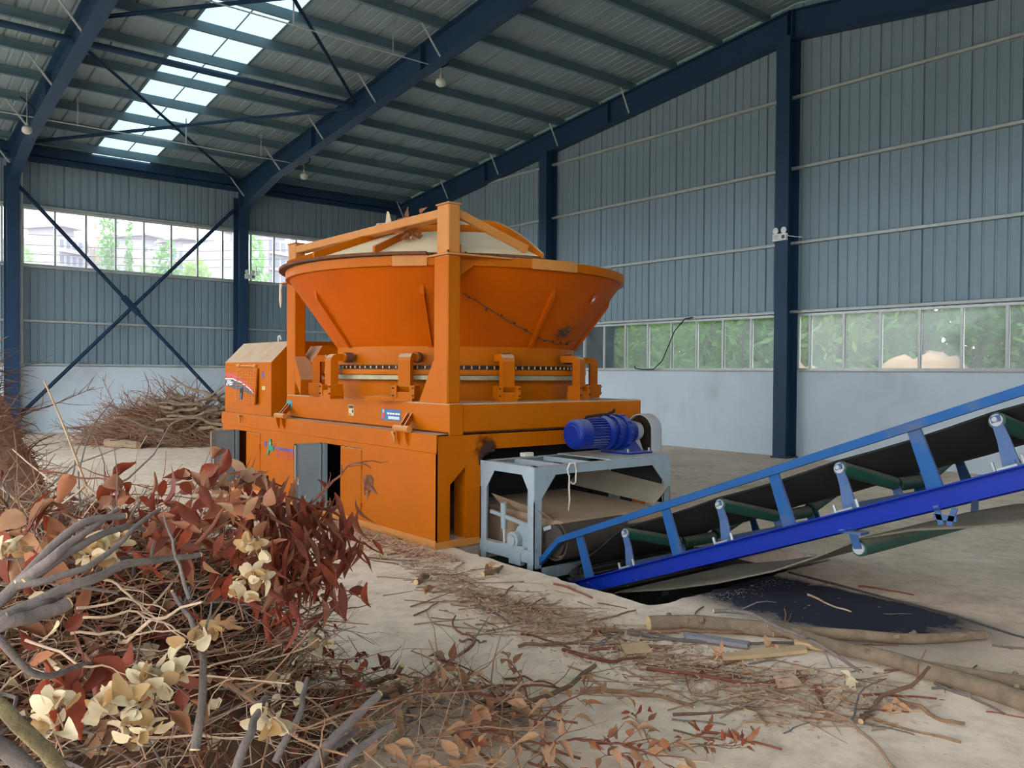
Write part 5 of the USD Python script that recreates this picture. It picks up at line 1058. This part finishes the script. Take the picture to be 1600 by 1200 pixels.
# bare branches
bk = []
for i, m in enumerate(('bark_grey', 'bark_brown', 'bark_red')):
    q = wob([(0, 0, 0), (.35, .03, .03), (.7, -.02, .1), (1.0, .05, .1)], 10, .018)
    t = thing('bare_branch', 'bare twiggy branch in the foreground heap', 'branch', (0, 0, 0), 'bare branches of the foreground heap'); ms, _ = stemtree(q, .011, .003, 9, .35, 6); part(t, 'stem', ms, m); bk.append(Kind(t))
for i in range(40): put_on(MAIN, bk[i % 3], vis, lift=.0, s=(.45, .9), out=.35, rmax=.9)
for i in range(26):
    lat, d, z = heap_pt(FARL, .95); e = np.array([R4.normal(0, 1), R4.normal(0, 1), .3]) + RGT0 * .4; bk[i % 3].put(Mx(ld(lat, d, z), e, R4.uniform(-2, 2), R4.uniform(.5, .9)), 'bare branch in the tall left heap', 'bare branches of the tall left heap')
for i in range(30):
    lat, d, z = heap_pt(BACK, .95); e = -RGT0 * R4.uniform(.3, 1.2) + UP0 * R4.uniform(-.1, .25) + R4.normal(0, .25, 3); bk[i % 3].put(Mx(ld(lat, d, z - .1), e, R4.uniform(-2, 2), R4.uniform(.8, 1.3)), 'bare branch in the far pile', 'bare branches of the far pile')
lk = []
for i in range(3):
    q = wob([(0, 0, 0), (.3, .06 * (-1) ** i, .03), (.65, -.04, 0), (1.0, .08, .05)], 9, .03); t = thing('gnarled_branch', 'gnarled branch heaped behind the grinder', 'branch', (0, 0, 0), 'gnarled branches heaped behind the grinder'); ms, _ = stemtree(q, .04, .016, 5, .45, 8); part(t, 'stem', ms, 'log_grey', smooth=60); lk.append(Kind(t))
for i in range(60):
    lat, d = R4.uniform(-7.1, -5.7), 17.1 + R4.normal(0, .35); z = max(.08, R4.uniform(.1, .95) * (1.05 + .25 * (lat + 6))); a = R4.uniform(-.6, .6); e = (RGT0 * math.cos(a) + FWD0 * math.sin(a)) * R4.choice([-1, 1]) + UP0 * R4.normal(0, .3); lk[i % 3].put(Mx(ld(lat, d, z), e, R4.uniform(0, 6), R4.uniform(.7, 1.15)))
stick('log', 'short sawn log in front of the far brush pile', 'log', [on_floor(167, 692, .09), on_floor(216, 695, .08)], .09, .07, 'log_grey', k=12)

# --- single out the large branches of the heap
def px3(l): return [at(*p) for p in l]
stick('branch', 'thick purple-grey branch reaching furthest right out of the heap', 'branch', px3([(-60, 1000, 2.0), (60, 935, 2.05), (130, 906, 2.1), (200, 882, 2.2), (255, 874, 2.3), (312, 867, 2.4)]), .018, .007, 'bark_grey', n=20, amp=.004, nside=2, slen=.15)
stick('branch', 'forked purple-grey branch, topmost of the fanned bunch', 'branch', px3([(-50, 985, 1.95), (28, 914, 2.0), (75, 860, 2.05), (130, 812, 2.12), (195, 806, 2.2)]), .017, .008, 'bark_grey', n=18, amp=.003)
stick('branch', 'purple-grey branch, second of the fanned bunch', 'branch', px3([(30, 912, 1.99), (85, 866, 2.02), (125, 838, 2.1), (160, 815, 2.16), (184, 795, 2.22)]), .014, .006, 'bark_grey', amp=.003)
stick('branch', 'purple-grey branch, lowest of the fanned bunch', 'branch', px3([(40, 910, 1.99), (100, 868, 2.05), (140, 842, 2.12), (190, 822, 2.2), (226, 828, 2.3)]), .014, .006, 'bark_grey', amp=.003)
stick('branch', 'slim dark branch curving up out of the fan of grey branches', 'branch', px3([(26, 916, 1.98), (80, 905, 2.0), (140, 884, 2.06), (190, 852, 2.15), (220, 816, 2.22), (250, 796, 2.3)]), .010, .005, 'bark_grey', n=18, amp=.003)
stick('branch', 'grey cut branch ending in a pale sawn face', 'branch', px3([(-40, 985, 1.9), (30, 968, 1.95), (70, 957, 2.0), (106, 943, 2.05)]), .018, .016, 'bark_grey', amp=.003, k=12)
stick('branch', 'thin grey branch above the cut branch', 'branch', px3([(10, 962, 1.93), (60, 945, 2.0), (108, 926, 2.1)]), .009, .006, 'bark_grey', amp=.003)
stick('branch', 'smooth grey branch bending down then right at the left edge', 'branch', px3([(-30, 970, 1.8), (5, 1003, 1.82), (35, 1040, 1.85), (62, 1062, 1.87), (90, 1058, 1.9), (130, 1034, 2.0), (180, 1040, 2.1), (216, 1054, 2.15)]), .010, .004, 'bark_grey', n=22, amp=.002)
stick('branch', 'thick lichened branch in the bottom left corner', 'branch', px3([(-60, 1060, 1.6), (0, 1108, 1.62), (50, 1150, 1.66), (90, 1195, 1.7), (120, 1240, 1.72)]), .014, .016, 'bark_lichen', n=18, amp=.004, k=12)
stick('branch', 'thickest grey branch in the bottom left corner', 'branch', px3([(-60, 1120, 1.55), (0, 1165, 1.58), (40, 1195, 1.6), (90, 1250, 1.62)]), .016, .018, 'bark_grey', n=14, amp=.004, k=12)
stick('branch', 'upright grey forked stem in the middle of the heap', 'branch', px3([(305, 1170, 2.05), (318, 1080, 2.1), (314, 1020, 2.15), (300, 975, 2.2), (285, 950, 2.3), (270, 925, 2.35)]), .013, .005, 'bark_grey', n=18, amp=.003, nside=3, slen=.15)
stick('branch', 'upright thin stem crossing the long grey branch', 'branch', px3([(296, 935, 2.2), (282, 890, 2.2), (268, 850, 2.22), (256, 805, 2.25)]), .006, .003, 'bark_grey', amp=.003)
stick('branch', 'pale grey stem leaning right at the bottom', 'branch', px3([(365, 1215, 1.9), (385, 1160, 1.95), (402, 1120, 2.05), (415, 1090, 2.15)]), .012, .008, 'bark_grey', amp=.003)
stick('branch', 'long pale twig arching over the upper heap', 'twig', px3([(300, 775, 2.7), (360, 774, 2.75), (410, 782, 2.8), (432, 808, 2.82), (438, 840, 2.85)]), .007, .003, 'twig_pale', n=18, amp=.003)
for i, (a, b, c, nm) in enumerate((((475, 1225), (510, 1165), (592, 1085), 'longest'), ((505, 1235), (545, 1180), (612, 1133), 'lowest'), ((450, 1225), (500, 1180), (560, 1140), 'leftmost'), ((430, 1190), (465, 1120), (480, 1060), 'upright'))):
    stick('branch', f'purple-grey branch of the bundle at the bottom middle, {nm}', 'branch', px3([(*a, 2.4), (*b, 2.5), (*c, 2.7)]), .017 - .002 * i, .013 - .002 * i, 'bark_grey', amp=.003, k=10)
for i, pts in enumerate(([(160, 905, 2.3), (230, 945, 2.35), (290, 1000, 2.4)], [(120, 950, 2.2), (200, 940, 2.25), (260, 955, 2.3)], [(110, 990, 2.1), (200, 992, 2.15), (280, 985, 2.2)], [(130, 965, 2.2), (220, 958, 2.25), (300, 1000, 2.3)], [(40, 1000, 2.0), (150, 1040, 2.0), (230, 1070, 2.05)])):
    stick('branch', f'long pale twig crossing the middle of the heap, {("topmost, bowed down", "second from top", "lower, nearly level", "bent at its right end", "lowest, nearest the corner")[i]}', 'twig', px3(pts), .004, .002, 'twig_pale', group='pale twigs crossing the heap', amp=.008, nside=2, slen=.1)
# hanging rust leaves at the right of the heap, each branch drawn out by hand
def hero(label, pts, r, mats, nleaf, L, W, droop=1.0, m='bark_red', spread=.05):
    q = wob(px3(pts), 16, .004); t = thing('leafy_branch', label, 'branch', q.mean(0) * (1, 1, 0)); ms, tips = stemtree(q, r, r * .4, 5, .1, 6); part(t, 'stem', ms, m)
    for j in range(nleaf):
        o = q[int(3 + (len(q) - 4) * j / nleaf)] + R4.normal(0, spread, 3); d = R4.normal(0, .5, 3) - (0, 0, droop); ll = L * R4.uniform(.7, 1.3); part(t, 'leaf', leaf_at(o, d, ll, W * R4.uniform(.7, 1.2)), mats[j % len(mats)], smooth=True)
RD = ('leaf_red', 'leaf_red', 'leaf_brown', 'leaf_red')
hero('rust leaved branch drooping furthest right over the bare floor', [(440, 800, 3.0), (490, 790, 3.1), (525, 800, 3.15), (545, 835, 3.2), (550, 870, 3.2)], .008, RD, 60, .12, .013, spread=.035)
hero('rust leaved branch hanging left of the rightmost one', [(400, 790, 2.9), (440, 785, 3.0), (475, 800, 3.05), (500, 815, 3.05)], .008, RD, 64, .125, .014, spread=.05)
hero('rust leaved branch hanging in the middle of the heap edge', [(360, 800, 2.8), (410, 800, 2.85), (440, 830, 2.9), (455, 880, 2.9)], .008, RD, 56, .125, .015, spread=.055)
hero('rust leaved branch hanging lowest at the heap edge', [(380, 880, 2.75), (430, 860, 2.8), (470, 880, 2.85), (505, 905, 2.9)], .008, RD, 54, .125, .014, spread=.055)
hero('rust leaves hanging below the thin stems', [(380, 900, 2.7), (400, 905, 2.72), (430, 915, 2.75), (450, 930, 2.75)], .006, RD, 44, .115, .013, spread=.055)
hero('thin drooping twig with two leaves at its tip, right of the heap', [(490, 855, 2.9), (510, 880, 2.9), (522, 910, 2.9), (527, 945, 2.9)], .004, ('leaf_red',), 3, .09, .022, spread=.005)
hero('brown leaved branch standing up at the back of the heap', [(330, 830, 2.9), (338, 790, 2.9), (330, 750, 2.9), (345, 728, 2.9)], .008, ('leaf_brown', 'leaf_red', 'leaf_tan'), 26, .085, .022, droop=-.1, spread=.05)
hero('tan leaved branch at the back of the heap before the open door', [(360, 810, 2.9), (365, 770, 2.9), (380, 745, 2.95), (400, 735, 2.95)], .007, ('leaf_tan', 'leaf_brown'), 14, .10, .03, droop=0, spread=.04)
hero('branch with broad tan leaves over the rust leaves', [(300, 860, 2.6), (335, 820, 2.6), (345, 790, 2.6), (420, 775, 2.7)], .007, ('leaf_tan', 'leaf_brown', 'leaf_brown'), 12, .08, .024, droop=.1, spread=.05)
hero('rust leaved branch along the heap top at the left', [(120, 850, 2.6), (180, 820, 2.7), (240, 800, 2.8), (290, 800, 2.9)], .008, RD, 40, .08, .018, droop=.3, spread=.07)
hero('rust leaved branch on the heap top under the upright stems', [(230, 880, 2.5), (270, 850, 2.6), (320, 840, 2.7), (350, 850, 2.7)], .008, RD, 40, .085, .02, droop=.4, spread=.07)
hero('brown leaves at the left edge behind the fanned branches', [(10, 860, 2.4), (40, 830, 2.4), (60, 800, 2.5), (80, 795, 2.5)], .008, ('leaf_brown', 'leaf_tan', 'leaf_red'), 18, .10, .03, droop=.6, spread=.06)
hero('rust leaves low in the middle of the heap', [(100, 1090, 2.0), (130, 1050, 2.0), (140, 1030, 2.05), (120, 1010, 2.1)], .006, ('leaf_red',), 8, .10, .03, spread=.03)
hero('arching twig with a single leaf hanging before the closed door', [(495, 778, 3.0), (520, 752, 3.0), (545, 728, 3.0), (565, 720, 3.0), (580, 732, 3.0)], .006, ('leaf_brown',), 0, .08, .02)
o = at(574, 745, 3.0); single('hanging_leaf', 'folded brown leaf hanging from the arching twig tip', 'leaf', [leaf_at(at(572 + i * 3, 742, 3.0), (R4.normal(0, .2), R4.normal(0, .2), -1), .075, .02) for i in range(3)], 'leaf_brown')
hero('thin twigs with one curled leaf cluster against the pale far floor', [(60, 735, 2.9), (110, 742, 2.9), (155, 746, 2.9), (200, 755, 2.9), (250, 768, 2.9)], .004, ('leaf_red', 'leaf_brown'), 0, .08, .03)
hero('curled rust leaf cluster on a thin forked stem', [(180, 800, 2.7), (180, 775, 2.7), (176, 752, 2.7), (168, 745, 2.7)], .005, ('leaf_red', 'leaf_brown'), 8, .07, .028, spread=.015)
# cream papery flower heads
def flower(px, py, d, n, R, label, m=('leaf_cream', 'leaf_cream', 'leaf_ochre')):
    c = at(px, py, d); t = thing('dried_flower_head', label, 'flower head', c); part(t, 'stem', tube([c + (.02, .01, -.06), c + (.01, 0, -.03), c], .002, 5), 'twig')
    for j in range(n):
        e = R4.normal(0, 1, 3); e /= np.linalg.norm(e); e[2] = abs(e[2]) * .7; part(t, 'petal', leaf_at(c + e * R * .6, e + R4.normal(0, .5, 3), R4.uniform(.032, .05), R4.uniform(.015, .022), na=6, rnd=True), m[j % len(m)], smooth=True)
for px, py, d, n, R, nm in ((185, 1110, 1.85, 26, .07, 'largest, at the bottom of the heap'), (232, 1080, 1.95, 20, .06, 'right of the largest'), (255, 1055, 2.0, 14, .05, 'above the pair at the bottom'), (155, 870, 2.25, 16, .05, 'between the grey branches'), (175, 855, 2.3, 10, .04, 'behind the grey branches'),
                         (400, 860, 2.5, 12, .04, 'topmost white one at the right'), (395, 910, 2.45, 16, .05, 'large white one at the right'), (372, 940, 2.45, 10, .04, 'lowest white one at the right'), (295, 1010, 2.1, 9, .03, 'on the upright stem'), (90, 1115, 1.8, 9, .04, 'beside the lichened branch'), (85, 1145, 1.8, 9, .035, 'lowest beside the lichened branch'),
                         (25, 870, 2.2, 12, .05, 'at the left edge'), (345, 990, 2.2, 8, .04, 'ochre one in the middle right'), (415, 1130, 2.1, 10, .05, 'pale one at the bottom middle'), (500, 1010, 3.2, 9, .05, 'on the twigs at the heap foot'), (215, 1150, 1.8, 14, .05, 'lowest at the bottom of the heap')):
    flower(px, py, d, n, R, f'cream papery flower head, {nm}', ('leaf_ochre', 'leaf_tan', 'leaf_ochre') if 'ochre' in nm else ('leaf_cream', 'leaf_cream', 'leaf_ochre'))
# scraps on the machine
single('plastic_scrap', 'ragged white plastic scrap caught on top of the orange beam', 'scrap', [hull([(4.27, y, z) for y, z in ((7.05, 3.0), (7.17, 3.0), (7.10, 3.12), (7.14, 3.13))] + [(4.32, 7.1, 3.0)]), hull([(4.27, 7.15, 3.005), (4.33, 7.5, 3.005), (4.25, 7.3, 3.03), (4.3, 7.2, 3.03)])], 'leaf_cream')
single('rag_strip', 'narrow white rag hanging from the rear post plate', 'rag', [tube([(4.17, 9.38, 2.58), (4.165, 9.39, 2.5), (4.16, 9.37, 2.4), (4.165, 9.38, 2.3)], [.02, .014, .02, .006], 6)], 'rope_white')
single('leaf_clump', 'clump of dead leaves on the cover under the beam', 'leaves', [leaf_at(np.array([4.42, 6.85, 2.93]) + R4.normal(0, .06, 3), R4.normal(0, 1, 3) * (1, 1, .5), .12, .04) for _ in range(14)], 'leaf_brown')

# ---------------------------------------------------------------- outside the windows
def crown(c, rad, n, size, g=R4):
    v, f = [], []
    for i in range(n):
        e = g.normal(0, 1, 3); e /= np.linalg.norm(e); p = c + e * np.asarray(rad) * g.uniform(.35, 1.05) ** .6; a = g.normal(0, 1, 3); a /= np.linalg.norm(a); b = np.cross(a, g.normal(0, 1, 3)); b /= np.linalg.norm(b); s = size * g.uniform(.5, 1.3)
        v += [p - a * s, p + b * s * .4, p + a * s, p - b * s * .4]; f.append((4 * i, 4 * i + 1, 4 * i + 2, 4 * i + 3))
    return np.array(v), tri(f)
def tree(x, y, h, rw, m, label, name='tree', n=1600, low=.25, size=.22):
    t = thing(name, label, 'tree' if name != 'bush' else 'bush', (x, y, -.06), None)
    lean = R4.normal(0, .15, 2) * h * .15
    part(t, 'trunk', [tube([(x, y, -.06), (x + lean[0] * .5, y + lean[1] * .5, h * .5), (x + lean[0], y + lean[1], h * .92)], [h * .014 + .03, h * .01, .015], 7)] + [tube([(x, y, h * s), (x + math.cos(a) * rw * .7, y + math.sin(a) * rw * .7, h * (s + .25))], [.04, .01], 5) for s, a in zip(np.linspace(.2, .6, 6), R4.uniform(0, 6.28, 6))], 'bark_grey')
    ms = [crown(np.array([x + lean[0] * .6 + R4.normal(0, rw * .3), y + lean[1] * .6 + R4.normal(0, rw * .3), h * (low + (1 - low) * s)]), (rw * (1.05 - .5 * abs(s - .4)), rw * (1.05 - .5 * abs(s - .4)), h * (1 - low) * .22), n // 5, size) for s in np.linspace(.1, .88, 5)]
    part(t, 'foliage', ms, m, kind='stuff')
WT = ['seen through the first pane', 'seen through the second pane', 'third along', 'fourth along', 'fifth along', 'sixth along', 'seventh along', 'eighth along', 'ninth along', 'tenth along', 'eleventh along', 'twelfth along', 'thirteenth along', 'fourteenth along']
for i, y in enumerate(np.arange(1.5, 31, 2.25)):
    tree(20.0 + R4.uniform(-1, 2.2), y + R4.uniform(-.5, .5), R4.uniform(5.5, 7.5), 2.0, ('foliage', 'foliage_light', 'foliage')[i % 3], f'green bush outside the low right window, {ORD[i]} from the right', 'bush', 3000, .0, .17)
tree(18.6, 13.0, 3.4, .7, 'foliage_dry', 'bare brownish shrub outside the left panes of the low window', 'bush', 70, .3, .08)
tree(18.5, 7.2, 3.0, .5, 'foliage_dry', 'bare reddish shrub outside the low window beside the column', 'bush', 90, .2, .08)
for i, y in enumerate(np.arange(0, 40, 5.5)): tree(31 + R4.uniform(-2, 2), y, 11 + R4.uniform(-1, 2), 3.4, ('foliage', 'foliage_light')[i % 2], f'tall tree behind the bushes on the right, {ORD[i]} from the right', 'tree', 4500, .0, .45)
def mound(c, r, h, label):
    v, f = [], []; n, mm = 8, 24
    for i in range(n + 1):
        for j in range(mm): a = 2 * math.pi * j / mm; q = i / n; v.append((c[0] + r[0] * q * math.cos(a), c[1] + r[1] * q * math.sin(a), -.07 + h * (1 - q ** 3) * (.78 + .44 * float(meshkit.noise(np.array([[q * 3 * math.cos(a) * 1.6 + 5, q * 3 * math.sin(a) * 1.6 + 5, c[1]]]))[0]))))
    for i in range(n):
        for j in range(mm): a, b = i * mm + j, i * mm + (j + 1) % mm; f.append((a, a + mm, b + mm, b))
    single('earth_mound', label, 'mound', (np.array(v), tri(f)), 'dirt', smooth=True)
mound((17.6, 8.0), (1.7, 2.0), 1.9, 'pale earth mound outside the window right of the column')
mound((17.8, 4.2), (1.7, 2.6), 1.86, 'long pale earth mound outside the right panes')
mound((17.0, 10.4), (1.2, 1.0), 1.72, 'small earth mound outside the window left of the column')
def far(px, d): return ld((px - 800) / FPX * d, d)
for px, d, h, rw, m, low, n, lab in ((170, 90, 18.2, 1.15, 'foliage', .1, 1500, 'tall dense poplar outside the high window'), (199, 92, 17.0, .5, 'foliage', .15, 600, 'slender poplar right of the dense poplar'),
        (256, 70, 11.6, 1.3, 'foliage', .2, 1000, 'round green tree outside the high window right of the poplars'), (284, 64, 9.4, 1.3, 'foliage_light', .2, 900, 'yellow-green tree outside the high window below the brace'), (316, 62, 9.0, 1.4, 'foliage_light', .2, 900, 'yellow-green tree outside the high window beside the column'),
        (224, 66, 9.2, 1.1, 'foliage', .2, 700, 'low green tree between the poplars and the round tree'), (52, 84, 13.0, .9, 'foliage', .4, 300, 'small tree outside the high window at the far left'), (145, 86, 16.2, .8, 'foliage_dry', .4, 60, 'thin bare tree left of the dense poplar'), (400, 70, 12.0, 1.0, 'foliage', .2, 600, 'tree outside the high window right of the column')):
    p = far(px, d); tree(p[0], p[1], h, rw, m, lab, 'tree', n, low, .32)
def block(px0, px1, ytop, d, label, floors, cols, pent=True):
    a, b = far(px0, d), far(px1, d + 6); H = 1.55 + (580 - ytop) / FPX * d; u = (b - a) * (1, 1, 0); L = np.linalg.norm(u); u /= L; nrm = np.array([-u[1], u[0], 0]); nrm = nrm if nrm @ FWD0 > 0 else -nrm
    t = thing('apartment_block', label, 'building', (*((a + b) / 2)[:2], 0)); g = lambda s, w, z: a + u * s + nrm * w + np.array([0, 0, z])
    bxx = lambda s0, s1, w0, w1, z0, z1: hull([g(s, w, z) for s in (s0, s1) for w in (w0, w1) for z in (z0, z1)])
    part(t, 'facade', bxx(0, L, 0, 14, 0, H), 'facade'); fh = H / floors
    part(t, 'balcony_slabs', [bxx(L * .02, L * .98, -.6, 0, fh * i, fh * i + .25) for i in range(2, floors)], 'facade_roof', kind='stuff')
    part(t, 'windows', [bxx(L * (j + .2) / cols, L * (j + .72) / cols, -.06, .1, fh * i + fh * .3, fh * i + fh * .82) for i in range(1, floors) for j in range(cols)], 'facade_window', kind='stuff')
    if pent: part(t, 'roof_house', bxx(L * .3, L * .8, 2, 8, H, H + fh * .7), 'facade'); part(t, 'roof_slab', bxx(L * .2, L * .9, .5, 9, H + fh * .7, H + fh * .85), 'facade_roof')
block(92, 140, 372, 130, 'pale apartment block behind the left panes of the high window', 9, 5)
block(224, 268, 384, 135, 'pale apartment block right of the poplars', 9, 5)
block(268, 345, 388, 125, 'wide pale apartment block near the column', 9, 8)
block(418, 475, 372, 100, 'apartment block with many windows right of the column', 9, 6)
for i, yy in enumerate((362, 378, 392, 404)):
    a, b = at(-200, yy - 6, 60), at(700, yy + 10, 70); single('overhead_wire', f'thin overhead wire outside the high window, {ORD[i]} from the top', 'wire', [tube([a, (a + b) / 2 - (0, 0, .6), b], .02, 4)], 'cable_black')

# each copied branch says where it lies: rows counted from the back, place in the row from the left
NTH = ORD + ['fifteenth', 'sixteenth', 'seventeenth', 'eighteenth', 'nineteenth', 'twentieth']
for lab in sorted({p[1] for p in PEND}):
    it = sorted([p for p in PEND if p[1] == lab], key=lambda p: -p[3]); n = len(it)
    if n < 2: continue
    rows = max(1, math.ceil(n / 9))
    for r in range(rows):
        row = sorted(it[r * n // rows:(r + 1) * n // rows], key=lambda p: p[2])
        for i, p in enumerate(row): p[0].SetCustomDataByKey('label', f'{lab}, {NTH[i]} from left' + (f', {NTH[r]} row from back' if rows > 1 else ''))
